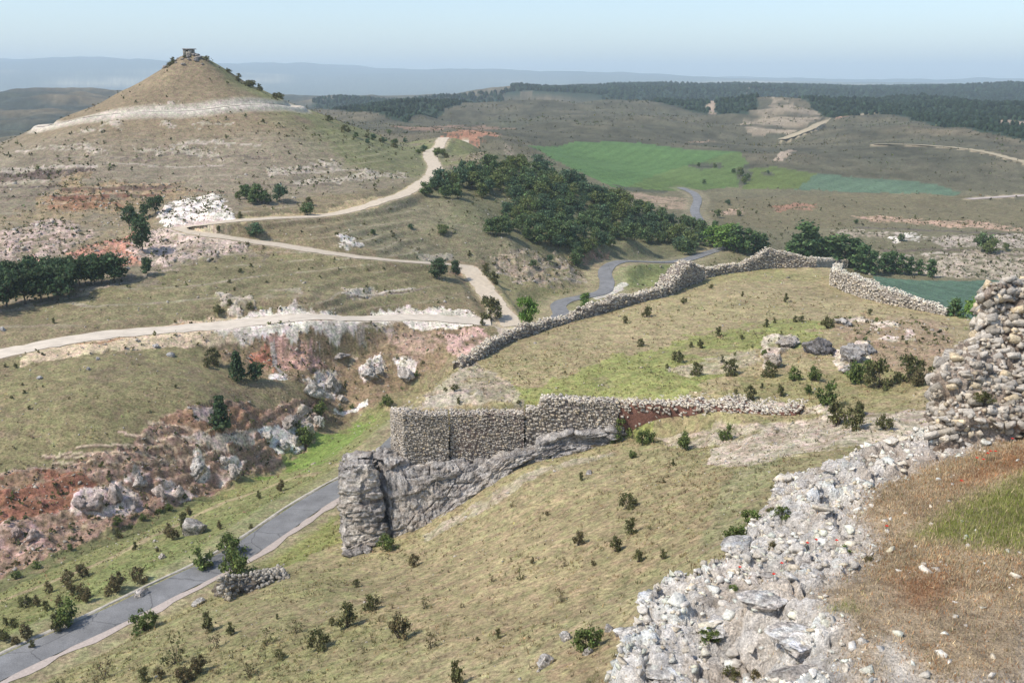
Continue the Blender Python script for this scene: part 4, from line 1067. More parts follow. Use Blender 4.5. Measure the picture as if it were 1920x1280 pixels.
# white fins of the badlands
for i, (x, y, w, h, b, lab) in enumerate((
        (374,886,34,40,(.66,.62,.56),'pointed white limestone fin in the middle of the red bank'),(440,890,30,30,(.60,.55,.49),'white limestone fin at the downhill end of the red bank'),
        (588,742,42,38,(.58,.54,.48),'bulky white knob where the two gullies meet'),(622,726,34,34,(.56,.52,.46),'grey white knob just uphill of the bulky one'),
        (690,706,32,24,(.62,.58,.52),'pale knob with a bright top below the white track bank'),(712,700,22,18,(.60,.56,.50),'small pale knob touching the bright topped one'),
        (762,708,38,30,(.62,.57,.51),'white knob closest to the tumbled rim wall'),(578,812,30,30,(.56,.52,.46),'cracked white rock above the gully bush'),
        (540,796,44,22,(.36,.32,.28),'dark brown ledge above the bright white slope'),(598,795,22,22,(.60,.56,.50),'white rock leaning over the gully floor'),
        (640,750,28,14,(.52,.47,.41),'low pale ledge over the white gully floor'),(640,668,32,10,(.38,.35,.32),'flat grey slab on the grassy hump below the white track'))):
    gb(x, y, w, h, 100 + i, lab, 'limestone knobs in the gully', base=b, name='limestone_knob', rugged=1.9, flare=.35)
for i, (x, y, w, h, b) in enumerate(((150,950,30,26,(.60,.50,.45)),(180,945,34,30,(.62,.52,.46)),(212,935,34,34,(.60,.51,.45)),(245,948,28,24,(.58,.50,.44)),(262,905,30,22,(.58,.52,.46)),(300,930,26,30,(.60,.52,.46)),(335,930,26,24,(.60,.53,.47)),
                                     (500,820,28,18,(.66,.61,.54)),(530,838,30,20,(.66,.61,.54)),(555,830,26,22,(.64,.59,.53)),(420,868,22,22,(.60,.54,.48)),(60,1010,28,22,(.54,.43,.37)),(30,1000,24,18,(.52,.40,.34)))):
    gb(x, y, w, h, 130 + i, 'whitish pink rock rib of the eroded bank above the gully floor', 'rock ribs of the eroded bank', base=b, name='rock_rib', rugged=2.0, flare=.4, sub=3)
# rubble heap by the road
p = hit(415, 1125); root = empty('rubble_heap', tuple(p), 'heap of grey rubble from a fallen wall above the paved road', 'rubble')
heap = wpath([(530,1082,1076,None),(500,1092,1075,None),(470,1104,1076,None),(440,1116,1078,None),(412,1132,1084,None)])
q0 = np.array(heap)
rg_ = np.random.default_rng(5); n = 420
u = rg_.random(n) ** 1.3; k = u * (len(q0) - 1); ki = np.minimum(k.astype(int), len(q0) - 2); t = (k - ki)[:, None]
bs = q0[ki] * (1 - t) + q0[ki + 1] * t
v = rg_.random(n); w = rg_.normal(0, .55, n)
pos = np.stack([bs[:, 0] - w * .6, bs[:, 1] + w * 1.0 + .6, bs[:, 2] + (bs[:, 3] - bs[:, 2]) * v * np.exp(-(w / .9) ** 2) + .1], -1) - np.array(root.location)
big = np.argsort(rg_.random(n))[:40]
sc_ = rg_.uniform(.22, .45, (n, 1)) * rg_.uniform(.7, 1.2, (n, 3))
VV, FF, CC = join_stones(pos, sc_, rand_rot(n, rg_, .5), stone_cols(n, rg_, (.40, .37, .32), .35), PROTO, 5)
add_obj('rubble', mesh_from_arrays('rubble', VV, FF, colors=CC), M_STONE, root, kind='stuff')
hm = q0[2] * .5 + q0[3] * .5
boulder('core', tuple(np.array((hm[0] - .2, hm[1] + 1.0, hm[2] - .45)) - np.array(root.location)), (5.2, 2.6, 2.0), 77, None, parent=root, base=(.30, .26, .21), rz=.45)

# ------------------------------------------------------------------ plants
def leaf_quads(cent, size, rg_, out_dir=None, aspect=.6, flat=0.0):
    n = len(cent)
    a = rg_.normal(size=(n, 3))
    if out_dir is not None: a = a * .75 + out_dir
    a[:, 2] += flat
    a /= np.linalg.norm(a, axis=1)[:, None] + 1e-9
    t = np.cross(a, rg_.normal(size=(n, 3))); t /= np.linalg.norm(t, axis=1)[:, None] + 1e-9
    b = np.cross(a, t)
    s = (size * rg_.uniform(.6, 1.35, n))[:, None]
    p = np.stack([cent - t * s, cent + b * s * aspect, cent + t * s, cent - b * s * aspect], 1)
    return p.reshape(-1, 3), np.arange(n * 4).reshape(-1, 4)
def tube(p0, p1, r0, r1, k=5):
    p0 = np.array(p0, float); p1 = np.array(p1, float); d = p1 - p0; d /= np.linalg.norm(d) + 1e-9
    a = np.cross(d, (0.3, 1, .2)); a /= np.linalg.norm(a); b = np.cross(d, a)
    an = np.arange(k) * 2 * math.pi / k
    c = np.cos(an)[:, None] * a + np.sin(an)[:, None] * b
    v = np.concatenate([p0 + c * r0, p1 + c * r1]); i = np.arange(k); j = (i + 1) % k
    return v, np.stack([i, j, j + k, i + k], -1)
def join(parts):
    V, F, b = [], [], 0
    for v, f in parts: V.append(v); F.append(f + b); b += len(v)
    return np.concatenate(V), np.concatenate(F)
M_BARK = plain_mat('bark', (0.115, 0.092, 0.072), .3, 9)
LEAFTINT = {
 'shrub': ((0.120, 0.118, 0.050), .35), 'green': ((0.115, 0.145, 0.046), .35), 'dry': ((0.155, 0.130, 0.065), .35),
 'oak': ((0.092, 0.128, 0.054), .40), 'pine': ((0.060, 0.090, 0.042), .35), 'poplar': ((0.090, 0.140, 0.055), .35), 'lime': ((0.120, 0.190, 0.045), .3)}
def tint(n, key, rg_, per=4):
    c, v = LEAFTINT[key]; c = tuple(q * 1.35 for q in c)
    m = np.array(c)[None] * np.exp(rg_.normal(0, v, (n, 1))) * (1 + rg_.normal(0, .07, (n, 3)))
    return np.repeat(np.clip(m, .008, .5), per, 0).astype(np.float32)
def shrub_proto(seed, key, w=.5, n_tip=14, per=62, leaf=.056, low=.03, open_=1.0):
    """unit-height shrub: stems fanning from the root, leaves in uneven clumps round their tips"""
    rg_ = np.random.default_rng(seed)
    st, cl, od = [], [], []
    for k in range(n_tip):
        a = rg_.uniform(0, 6.283); u = rg_.random() ** .6
        tip = np.array((math.cos(a) * u * w, math.sin(a) * u * w, rg_.uniform(low + .10, .95) * (1 - .35 * u * u)))
        midp = tip * np.array((.45, .45, .55)) + rg_.normal(0, .03, 3)
        st.append(tube((rg_.normal(0, .02), rg_.normal(0, .02), -.06), midp, .016, .010, 4)); st.append(tube(midp, tip, .010, .004, 4))
        m = int(per * rg_.uniform(.5, 1.4)); rad = rg_.uniform(.09, .19) * open_
        c = tip + rg_.normal(size=(m, 3)) * np.array((rad, rad, rad * .8)) * .58
        c[:, 2] = np.maximum(c[:, 2], low * rg_.uniform(.3, 1.2, m)); cl.append(c); od.append((c - tip) / rad)
    c = np.concatenate(cl)
    lv, lf = leaf_quads(c, np.full(len(c), leaf), rg_, np.concatenate(od) * .6, .62)
    sv, sf = join(st)
    stems = mesh_from_arrays('stems', sv, sf); stems.materials.append(M_BARK)
    fol = mesh_from_arrays('foliage', lv, lf, colors=tint(len(lf), key, rg_)); fol.materials.append(M_LEAF)
    return stems, fol
def crown_proto(seed, kind, key, per=64, leaf=.052):
    """unit-height tree -> trunk mesh, crown mesh"""
    rg_ = np.random.default_rng(seed); br, cl, od = [], [], []
    if kind == 'round':
        lumps = []
        for k in range(22):
            a = rg_.uniform(0, 6.283); z = rg_.uniform(.26, .93); rr = .40 * math.sqrt(max(0.06, 1 - ((z - .55) / .46) ** 2)) * rg_.uniform(.35, 1.0)
            lumps.append((math.cos(a) * rr, math.sin(a) * rr, z, rg_.uniform(.10, .17)))
        th = .26
    elif kind == 'conifer':
        lumps = []
        for k in range(30):
            z = .12 + .86 * (k / 29.0); a = k * 2.4 + rg_.uniform(-.4, .4); rr = .27 * (1 - z) ** .8 * rg_.uniform(.55, 1.05)
            lumps.append((math.cos(a) * rr, math.sin(a) * rr, z, .05 + .085 * (1 - z)))
        th = .85
    else:
        lumps = []
        for k in range(20):
            z = .10 + .86 * (k / 19.0); a = rg_.uniform(0, 6.283); rr = .17 * math.sin(math.pi * min(1, .15 + z * .8)) * rg_.uniform(.3, 1.1)
            lumps.append((math.cos(a) * rr, math.sin(a) * rr, z, rg_.uniform(.06, .10)))
        th = .5
    r0 = .030 if kind != 'conifer' else .024
    br.append(tube((0, 0, -.08), (rg_.normal(0, .015), rg_.normal(0, .015), th * .55), r0, r0 * .75, 6))
    br.append(tube((0, 0, th * .55), (rg_.normal(0, .02), rg_.normal(0, .02), th), r0 * .75, r0 * .4, 6))
    for (x, y, z, rad) in lumps:
        br.append(tube((0, 0, min(th, z * .7)), (x, y, z), r0 * .32, r0 * .08, 4))
        m = int(per * rg_.uniform(.6, 1.4))
        c = np.array((x, y, z)) + rg_.normal(size=(m, 3)) * np.array((rad, rad, rad * .72)) * .62
        c[:, 2] = np.maximum(c[:, 2], .10); cl.append(c); od.append((c - np.array((x, y, z))) / rad)
    c = np.concatenate(cl)
    lv, lf = leaf_quads(c, np.full(len(c), leaf), rg_, np.concatenate(od) * .7 + np.array((0, 0, .35)), .6)
    sv, sf = join(br)
    tr = mesh_from_arrays('trunk', sv, sf); tr.materials.append(M_BARK)
    cr = mesh_from_arrays('crown', lv, lf, colors=tint(len(lf), key, rg_)); cr.materials.append(M_LEAF)
    return tr, cr
SHRUBS = {k: [shrub_proto(300 + 17 * i + 100 * j, k, w=(.42, .55, .36, .5)[i], n_tip=(18, 22, 15, 20)[i]) for i in range(4)] for j, k in enumerate(('shrub', 'green', 'dry'))}
SPARSE = [shrub_proto(900 + i, 'dry' if i % 2 else 'shrub', w=.42, n_tip=9, per=18, leaf=.055, open_=.95) for i in range(4)]
LEAFTINT['oak2'] = ((0.125, 0.150, 0.055), .4); LEAFTINT['oak3'] = ((0.075, 0.115, 0.062), .4)
OAKS = [crown_proto(500 + i, 'round', ('oak', 'oak2', 'oak3')[i % 3]) for i in range(7)]
PINES = [crown_proto(540 + i, 'round', 'pine', 66) for i in range(3)]
CONES = [crown_proto(560 + i, 'conifer', 'pine', 40, .052) for i in range(2)]
POPLARS = [crown_proto(580 + i, 'poplar', 'poplar', 50, .045) for i in range(3)]
LIMES = [crown_proto(600 + i, 'round', 'lime', 80, .045) for i in range(2)]
PR = random.Random(5)
def plant(name, protos, loc, h, label, cat, group, partnames, wide=1.0):
    pr = PR.choice(protos)
    o = empty(name, loc, label, cat, group, PR.uniform(0, 6.283), (h * wide * PR.uniform(.9, 1.12), h * wide * PR.uniform(.9, 1.12), h))
    for me, pn in zip(pr, partnames): add_obj(pn, me, None, o)
    return o
def ground_plant(x, y, hpx, kind, label, cat, group, rmin=34.0, wide=1.0, name=None):
    if kind in ('shrub', 'green', 'dry', 'sparse'): wide *= .78
    p = hit(x, y, rmin)
    if p is None: return
    sl = math.sqrt(p[0] ** 2 + p[1] ** 2 + (p[2] - CAMZ) ** 2); h = hpx * sl / FPX * 1.08
    p = (p[0], p[1], height_at(p[0], p[1]) - .02 * h)
    if kind in ('shrub', 'green', 'dry'): plant(name or 'shrub', SHRUBS[kind], p, h * (.90 if group == G5_NAME else 1.02), label, cat, group, ('stems', 'foliage'), wide)
    elif kind == 'sparse': plant(name or 'shrub', SPARSE, p, h, label, cat, group, ('stems', 'foliage'), wide)
    else: plant(name or 'tree', {'oak': OAKS, 'pine': PINES, 'cone': CONES, 'poplar': POPLARS, 'lime': LIMES}[kind], p, h, label, cat, group, ('trunk', 'crown'), wide)

G5_NAME = 'leafy bushes beside the outcrops'
# shrubs on the dry slope below the castle
G1 = 'shrubs dotted over the dry slope'
for (x, y, h, k) in ((650,1175,44,'shrub'),(748,1197,46,'dry'),(795,1140,28,'sparse'),(807,1214,42,'sparse'),(555,1186,34,'sparse'),(597,1217,40,'shrub'),(525,1235,20,'shrub'),(695,1142,28,'shrub'),(709,1130,22,'sparse'),(668,1100,14,'shrub'),
        (777,1062,24,'dry'),(922,1090,20,'sparse'),(976,1086,26,'sparse'),(998,1056,12,'dry'),(1053,1127,32,'sparse'),(1085,1022,28,'dry'),(1058,1062,24,'sparse'),(1155,1034,28,'shrub'),(1198,1053,22,'shrub'),(1243,1048,18,'shrub'),
        (1177,953,32,'shrub'),(1184,1001,30,'shrub'),(1220,993,14,'sparse'),(1090,900,15,'shrub'),(1262,873,12,'shrub'),(935,1196,18,'shrub'),(895,1200,8,'shrub'),(855,1284,44,'shrub'),(680,1224,16,'sparse'),(960,950,14,'sparse'),
        (1026,966,9,'dry'),(1112,1060,10,'dry'),(735,1140,12,'sparse'),(765,1108,14,'sparse'),(712,1165,16,'sparse'),(865,1139,14,'sparse'),(272,1278,26,'shrub'),(300,1272,22,'dry'),(500,1206,32,'sparse'),(520,1160,10,'shrub'),(622,1172,14,'shrub'),
        (390,1183,34,'shrub'),(433,1189,22,'shrub'),(405,1214,34,'sparse'),(368,1264,36,'dry'),(465,1268,44,'sparse'),(330,1242,56,'sparse'),(345,1280,30,'dry'),(195,1272,40,'sparse'),(410,1262,16,'sparse'),(1245,905,8,'dry')):
    ground_plant(x, y, h, k, {'shrub': 'dense dark shrub on the dry slope between road and castle rock', 'dry': 'brownish half dry shrub on the dry slope between road and castle rock', 'sparse': 'thin open shrub with bare stems on the dry slope above the road'}[k], 'shrub', G1)
ground_plant(1100,1218,50,'green','rounded leafy green bush among white blocks on the dry slope','bush',None,wide=1.1,name='bush')
ground_plant(272,1182,38,'green','umbrella shaped bush at the shoulder of the paved road','bush',None,wide=1.15,name='bush')
ground_plant(446,1080,56,'green','fresh green bush growing out of the rubble heap','bush',None,wide=1.0,name='bush')
# bank across the road
G2 = 'shrubs on the green bank across the road'
for (x, y, h) in ((355,966,16),(325,1012,24),(315,1002,20),(346,992,30),(485,934,14),(527,920,20),(412,992,16),(470,990,9),(253,1030,14),(222,1009,18),(262,1090,28),(216,1110,36),(155,1082,24),(128,1093,24),(105,1184,30),(155,1124,28),(136,1116,24),
        (92,1111,20),(50,1138,22),(70,1137,20),(88,1144,18),(112,1137,20),(50,1198,28),(28,1177,18),(12,1172,14),(8,1200,22),(30,1208,16),(296,1034,8),(164,1128,24),(60,1215,14)):
    ground_plant(x, y, h, 'shrub' if h % 4 else 'dry', 'low dark shrub on the green bank between road and gully' if h % 4 else 'low brownish shrub on the green bank between road and gully', 'shrub', G2)
for (x, y, h, l) in ((435,1036,40,'dark bush leaning on the kerb above the road'), (382,1064,42,'round dark bush pressed against the road kerb'), (127,1174,46,'largest dark bush on the bank beside the road')):
    ground_plant(x, y, h, 'green', l, 'bush', 'bushes along the kerb', wide=1.15, name='bush')
G3 = 'bushes along the gully floor'
for (x, y, h) in ((567,832,38),(600,780,28),(320,957,14),(725,760,20),(298,962,10),(345,935,12),(270,975,14),(220,985,16),(70,1065,16),(560,800,14),(660,765,10),(780,705,12),(640,770,10),(245,990,9),(130,1030,12),(30,1085,16)):
    ground_plant(x, y, h, 'green', 'green bush growing along the bottom of the eroded gully', 'bush', G3, wide=1.15, name='bush')
# spur top
G4 = 'shrubs dotted over the spur top'
for (x, y, h) in ((1212,594,22),(1172,606,13),(1282,569,13),(1333,541,9),(1392,556,9),(1473,566,15),(1436,614,15),(1452,606,9),(1492,604,11),(1503,604,11),(1348,631,18),(1391,636,10),(1200,649,14),(1271,679,24),(1305,703,24),(1295,651,10),(1313,653,16),
        (1369,703,28),(1441,706,28),(1406,750,26),(1428,728,10),(1464,743,20),(1755,717,32),(852,732,14),(972,757,9),(860,757,12),(835,733,8),(1150,752,8),(1060,700,6),(1380,738,8),(1250,690,8),(938,650,10),(1630,590,10)):
    ground_plant(x, y, h, 'shrub', 'small dark shrub on the grassy spur inside the ruined walls', 'shrub', G4)
G5 = G5_NAME
for (x, y, h, k, l) in ((1552,616,28,'shrub','dark bush at the top edge of the dark layered outcrop'),(1490,712,32,'green','round green bush below the cream coloured bare rock'),(1530,714,32,'green','green bush directly below the dark layered outcrop'),
        (1550,757,54,'green','tallest leafy green bush on the saddle'),(1600,716,48,'green','wide green bush hiding the foot of the pale slab'),(1648,727,54,'shrub','upright dark bush right of the pale slab'),(1700,714,52,'shrub','brown green bush between pale slab and ruined tower'),
        (1720,724,32,'dry','low dry bush touching the brown green bush'),(1570,797,48,'shrub','dark bush in the trio on the pale rubble saddle'),(1600,807,46,'shrub','dark bush in the trio on the pale rubble saddle'),(1612,779,28,'shrub','dark bush in the trio on the pale rubble saddle'),
        (1658,805,34,'shrub','lone dark bush on the pale rubble near the terrace'),(1516,738,20,'green','small green bush beside the tallest leafy bush'),(1625,700,34,'green','green bush growing against the jointed outcrop')):
    ground_plant(x, y, h, k, l, 'bush', G5, wide=1.05, name='bush')
G6 = 'shrubs at the foot of the front wall'
for (x, y, h) in ((1285,842,34),(1360,824,32),(1165,822,38),(1210,832,30),(1187,858,16),(727,1030,32),(785,970,44),(1150,830,20),(535+1,1,1)):
    if h > 1: ground_plant(x, y, h, 'green', 'bush growing at the foot of the front wall and crag', 'bush', G6, wide=1.1, name='bush')

# valley trees
T = 'trees scattered in the valley'
ground_plant(823,524,36,'pine','dark spreading pine beside the track junction','tree',None,wide=1.0,name='pine_tree')
ground_plant(854,518,28,'pine','slim dark pine on the red earth at the track junction','tree',None,wide=.7,name='pine_tree')
ground_plant(985,612,54,'lime','bright green leafy tree beside the first road bend','tree',None,wide=.85,name='leafy_tree')
ground_plant(1097,578,28,'lime','light green bush tree peeping over the rim wall','tree',None,wide=.8,name='leafy_tree')
ground_plant(415,806,60,'cone','lone dark conifer on the red eroded bank','tree',None,wide=1.0,name='conifer')
ground_plant(445,712,50,'cone','dark conifer in the upper hollow, taller of two','tree',None,wide=1.0,name='conifer')
ground_plant(482,714,32,'pine','short round pine next to the conifer in the hollow','tree',None,wide=1.0,name='pine_tree')
ground_plant(267,470,56,'pine','tall dark pine on the red and white slope','tree',None,wide=.75,name='pine_tree')
ground_plant(243,424,32,'pine','squat dark pine left of the white mound','tree',None,wide=1.0,name='pine_tree')
ground_plant(277,517,30,'pine','small brownish pine at the end of the pine belt','tree',None,wide=.7,name='pine_tree')
for (x, y, h) in ((292,400,30),(272,408,22),(258,418,16)):
    ground_plant(x, y, h, 'pine', 'green pine climbing beside the white mound', 'tree', 'pines beside the white mound', wide=1.0, name='pine_tree')
for (x, y, h) in ((462,374,26),(482,379,30),(497,382,22),(525,378,30),(474,383,16),(447,374,14)):
    ground_plant(x, y, h, 'oak', 'small dark tree in the clump above the upper track', 'tree', 'clump above the upper track', name='small_tree')
for (x, y, h, k) in ((577,404,22,'oak'),(480,446,26,'oak'),(577,385,14,'shrub'),(450,410,12,'shrub'),(411,432,8,'shrub')):
    ground_plant(x, y, h, k, 'round bush standing close to the upper track', 'bush', 'bushes by the upper track', wide=1.2, name='bush')
for (x, y, h) in ((912,517,22),(926,532,22),(917,598,40),(912,575,20),(905,610,14),(880,480,10),(400,684,30),(388,688,16),(410,588,18),(470,580,12),(405,475,6)):
    ground_plant(x, y, h, 'shrub', 'dark bush along the side track and hollow edge', 'bush', 'bushes along the side track', wide=1.1, name='bush')
for i, (x, y, h) in enumerate(((-25,585,60),(12,575,62),(48,570,58),(78,566,60),(108,562,64),(30,545,52),(62,540,50),(95,545,56),(130,545,52),(150,536,48),(172,534,50),(192,533,52),(215,530,50),(120,520,36),(5,535,40),(75,508,16))):
    ground_plant(x, y, h, 'pine', 'dark green pine in the dense belt below the red and white slope', 'tree', 'pine belt below the red slope', wide=.95, name='pine_tree')
for (x, y, h) in ((101,606,9),(45,737,6),(22,747,6),(55,767,7),(42,722,5),(330,727,7),(80,725,4),(430,572,10),(30,690,8),(10,688,6),(690,508,5),(560,506,5),(600,520,5),(430,530,7),(440,545,7),(450,510,8),(470,500,6),(500,530,5),(720,505,5)):
    ground_plant(x, y, h, 'shrub', 'tiny dark shrub on the brown valley slope', 'shrub', 'tiny shrubs on the valley slope')
# summit plants and ridge bushes of the cone
for (x, y, h) in ((325,124,9),(318,127,7),(387,114,8),(346,110,5)):
    p = pt(x, y, 326); p[2] = height_at(p[0], p[1])
    plant('shrub', SHRUBS['shrub'], tuple(p), h * 330 / FPX * 1.2, 'dark shrub among the summit rocks of the conical hill', 'shrub', 'summit shrubs', ('stems', 'foliage'), 1.1)
for i in range(26):
    ang = math.radians(PR.uniform(-8, 24)); rad = PR.uniform(9, 26) if i < 16 else PR.uniform(34, 95)
    if i >= 16: ang = math.radians(PR.uniform(-14, 6))
    x, y = HILL[0] + rad * math.cos(ang), HILL[1] + rad * math.sin(ang)
    plant('shrub', SHRUBS['shrub'], (x, y, height_at(x, y)), PR.uniform(1.0, 1.9), 'dark shrub along the right hand ridge of the conical hill', 'shrub', 'ridge shrubs of the conical hill', ('stems', 'foliage'), 1.3)
# wood on the slope above the road bends: trees spaced over the traced outline
def spaced_in(poly_px, d, n_try, seed):
    rr = random.Random(seed); xs = [p[0] for p in poly_px]; ys = [p[1] for p in poly_px]; out = []
    for _ in range(n_try):
        x, y = rr.uniform(min(xs), max(xs)), rr.uniform(min(ys), max(ys))
        if not inside(np.array([x]), np.array([y]), poly_px)[0]: continue
        if all(((x - a) / d) ** 2 + ((y - b) / (d * .62)) ** 2 > 1 for a, b in out): out.append((x, y))
    return out
WOOD = [(955,306),(1000,312),(1050,335),(1100,360),(1160,382),(1230,406),(1300,434),(1325,450),(1300,470),(1240,462),(1180,450),(1120,465),(1085,485),(1040,470),(990,450),(960,432),(935,410),(960,395),(940,370),(900,372),(880,355),(900,330),(935,335)]
for (x, y) in spaced_in(WOOD, 17.5, 6000, 3):
    ground_plant(x, y, PR.uniform(18, 33), 'oak', 'dark green tree of the wood covering the slope above the road', 'tree', 'wood above the road bends', wide=1.05, name='evergreen_tree')
for (x, y, h) in ((828,358,38),(845,362,36),(862,350,34),(836,372,24),(858,372,26),(885,342,36),(872,334,30),(918,328,36),(800,368,24),(815,355,22),(935,442,36),(920,440,28),(950,440,24)):
    ground_plant(x, y, h, 'oak', 'dark tree at the track edge of the wood', 'tree', 'outer trees of the wood', wide=1.0, name='evergreen_tree')
for (x, y, h) in ((1082,498,26),(1108,470,22),(1145,462,18),(1290,478,30),(1278,470,26),(1000,500,12),(1030,490,12),(830,440,18),(770,430,10),(700,440,10),(820,295,16),(830,290,10),(795,285,12),(785,290,9),(700,262,10),(720,268,10),(740,272,11),(690,270,9),(760,268,8),(668,258,9),(730,252,8)):
    ground_plant(x, y, h, 'oak', 'single round bush on the scrub slope below the wood', 'bush', 'bushes round the wood', wide=1.15, name='bush')
# poplars and willows by the stream on the right
for (x, y, h) in ((1345,462,36),(1362,468,42),(1380,472,46),(1398,476,44),(1415,476,38),(1430,476,34),(1340,445,28),(1368,452,30)):
    ground_plant(x, y, h, 'lime' if h % 3 == 0 else 'poplar', 'leafy tree in the row behind the humped rim wall', 'tree', 'trees by the stream', wide=1.5, name='leafy_tree')
for (x, y, h) in ((1490,490,46),(1508,492,68),(1525,494,50),(1545,496,46),(1560,498,50),(1582,500,54),(1600,502,50),(1618,512,48),(1636,515,40),(1658,512,34),(1672,512,36),(1690,515,34),(1705,515,30),(1480,485,30),(1535,480,30),(1570,486,34),(1745,520,30),(1722,516,26)):
    ground_plant(x, y, h, 'poplar', 'upright green tree in the row along the blue green field', 'tree', 'trees along the blue green field', rmin=200, wide=1.4, name='poplar_tree')
for (x, y, h) in ((1845,472,30),(1858,476,24),(1690,452,12),(1886,470,12),(1605,420,8),(1345,408,14),(1365,385,10),(1385,405,10),(1320,345,8),(1395,345,12),(1388,330,14),(1400,338,12),(1375,325,8),(1340,315,8),(1310,313,8),(1440,326,6)):
    ground_plant(x, y, h, 'oak', 'dark lone bush on the pale terraces beyond the field', 'bush', 'bushes on the far valley side', rmin=200, name='bush')
for (x, y, h, k, l) in ((1790,592,38,'poplar','blue green tree behind the end of the pale wall'), (1832,606,46,'lime','rounded bright bush between the pale wall and castle ruin')):
    p = pt(x, y + 6, 136); plant('leafy_tree', {'poplar': POPLARS, 'lime': LIMES}[k], tuple(p - np.array((0, 0, 1.2))), h * 140 / FPX * 1.35, l, 'tree', None, ('trunk', 'crown'), 1.1 if k == 'lime' else 1.4)

# ------------------------------------------------------------------ ground cover nobody could count
def sample_grid(weight, n, seed):
    rg_ = np.random.default_rng(seed); w = (weight[:-1, :-1]).astype(np.float64).ravel(); w = w / w.sum()
    k = rg_.choice(len(w), n, p=w); i, j = k // (NC - 1), k % (NC - 1)
    u, v = rg_.random(n), rg_.random(n)
    def bl(A): return (A[i, j] * (1 - v) + A[i, j + 1] * v) * (1 - u) + (A[i + 1, j] * (1 - v) + A[i + 1, j + 1] * v) * u
    return np.stack([bl(X), bl(Y), bl(Z) + CAMZ], -1), i, j, rg_
def tuft_cloud(pos, size, rg_, key, k=6, spread=.5, hgt=.7):
    n = len(pos); c = np.repeat(pos, k, 0); s = np.repeat(size, k)
    c = c + rg_.normal(size=(n * k, 3)) * s[:, None] * np.array((spread, spread, 0)) * .6
    c[:, 2] += np.abs(rg_.normal(size=n * k)) * s * hgt * .7 + s * .1
    v, f = leaf_quads(c, s * .42, rg_, np.array([[0, 0, .4]]), .7)
    cc = np.array(LEAFTINT[key][0])[None] * np.exp(rg_.normal(0, .28, (n, 1))) * (1 + rg_.normal(0, .08, (n, 3)))
    return v, f, np.repeat(np.clip(cc, .01, .5), k * 4, 0).astype(np.float32)
cell_area = np.gradient(R)[:, None] * RR * np.gradient(AZ)[None]
clear = (road_D > 4.5) & (track_D > 3.2)
green_field = (C[..., 1] > C[..., 0] * 1.25) & (RR > 230)
# dwarf scrub on the hills
wt = cell_area * clear * ~green_field * ~fmask
band = sstep(165, 200, RR) * sstep(420, 330, RR) * (.35 + sstep(-.1, .35, n30 + .5 * n6)) * (1 - .5 * (hr < 45)) * (1 - .8 * (spur_w > 0))
pos, i, j, rg_ = sample_grid(wt * band * (200.0 / RR), 6500, 71)
v, f, c = tuft_cloud(pos, (.22 + .55 * rg_.random(len(pos)) ** 3) * np.clip(RR[i, j] / 230, .7, 1.3), rg_, 'shrub', 6)
add_obj('hill_scrub', mesh_from_arrays('hill_scrub', v, f, colors=c), M_LEAF, kind='stuff')
band = sstep(400, 460, RR) * sstep(1500, 1100, RR) * (.25 + sstep(-.1, .35, n200 + n30)) * (AA > -.22)
pos, i, j, rg_ = sample_grid(wt * band * (500.0 / RR) ** 1.5, 9000, 72)
v, f, c = tuft_cloud(pos, (.35 + .95 * rg_.random(len(pos)) ** 3) * np.clip(RR[i, j] / 600, .8, 1.8), rg_, 'shrub', 5)
add_obj('heath_scrub', mesh_from_arrays('heath_scrub', v, f, colors=c), M_LEAF, kind='stuff')
# tufts and thistles on the near slopes
band = sstep(190, 130, RR) * (.3 + sstep(-.2, .5, n6 + n30))
pos, i, j, rg_ = sample_grid(wt * band * (60.0 / RR), 7000, 73)
v, f, c = tuft_cloud(pos, rg_.uniform(.07, .24, len(pos)) * np.clip(RR[i, j] / 80, .7, 1.6), rg_, 'dry', 4, .6, .6)
c *= rg_.choice([1.3, 2.0, 2.6], len(c) // 16).repeat(16)[:, None].astype(np.float32)
add_obj('dry_tufts', mesh_from_arrays('dry_tufts', v, f, colors=c), M_LEAF, kind='stuff')
band = Kr * sstep(100, 110, RR)
pos, i, j, rg_ = sample_grid(wt * band, 3000, 74)
v, f, c = tuft_cloud(pos, rg_.uniform(.18, .6, len(pos)), rg_, 'shrub', 6)
add_obj('gully_scrub', mesh_from_arrays('gully_scrub', v, f, colors=c), M_LEAF, kind='stuff')
# standing dry grass on the near slope and the spur
band = sstep(150, 90, RR) * clear * (.25 + sstep(-.3, .4, n6 + .6 * n30)) * (1 - .8 * K)
pos, i, j, rg_ = sample_grid(cell_area * band * (60.0 / RR) ** 1.2, 26000, 77)
n = len(pos); kk = 4
bp = np.repeat(pos, kk, 0) + rg_.normal(0, .06, (n * kk, 3)) * np.array((1, 1, 0)); hgt = np.repeat(rg_.uniform(.10, .30, n), kk) * rg_.uniform(.6, 1.2, n * kk)
an = rg_.uniform(0, 6.283, n * kk); dd = np.stack([np.cos(an), np.sin(an), 0 * an], -1) * np.repeat(rg_.uniform(.02, .05, n), kk)[:, None]
tp = bp + np.stack([rg_.normal(0, .4, n * kk) * hgt, rg_.normal(0, .4, n * kk) * hgt, hgt], -1)
gc = C[i, j] * np.exp(rg_.normal(.15, .28, (n, 1))) * (1 + rg_.normal(0, .06, (n, 3)))
add_obj('slope_grass', mesh_from_arrays('slope_grass', np.stack([bp - dd, bp + dd, tp], 1).reshape(-1, 3), np.arange(n * kk * 3).reshape(-1, 3), colors=np.repeat(np.clip(gc, .02, .7), kk * 3, 0).astype(np.float32)), M_LEAF, kind='stuff')
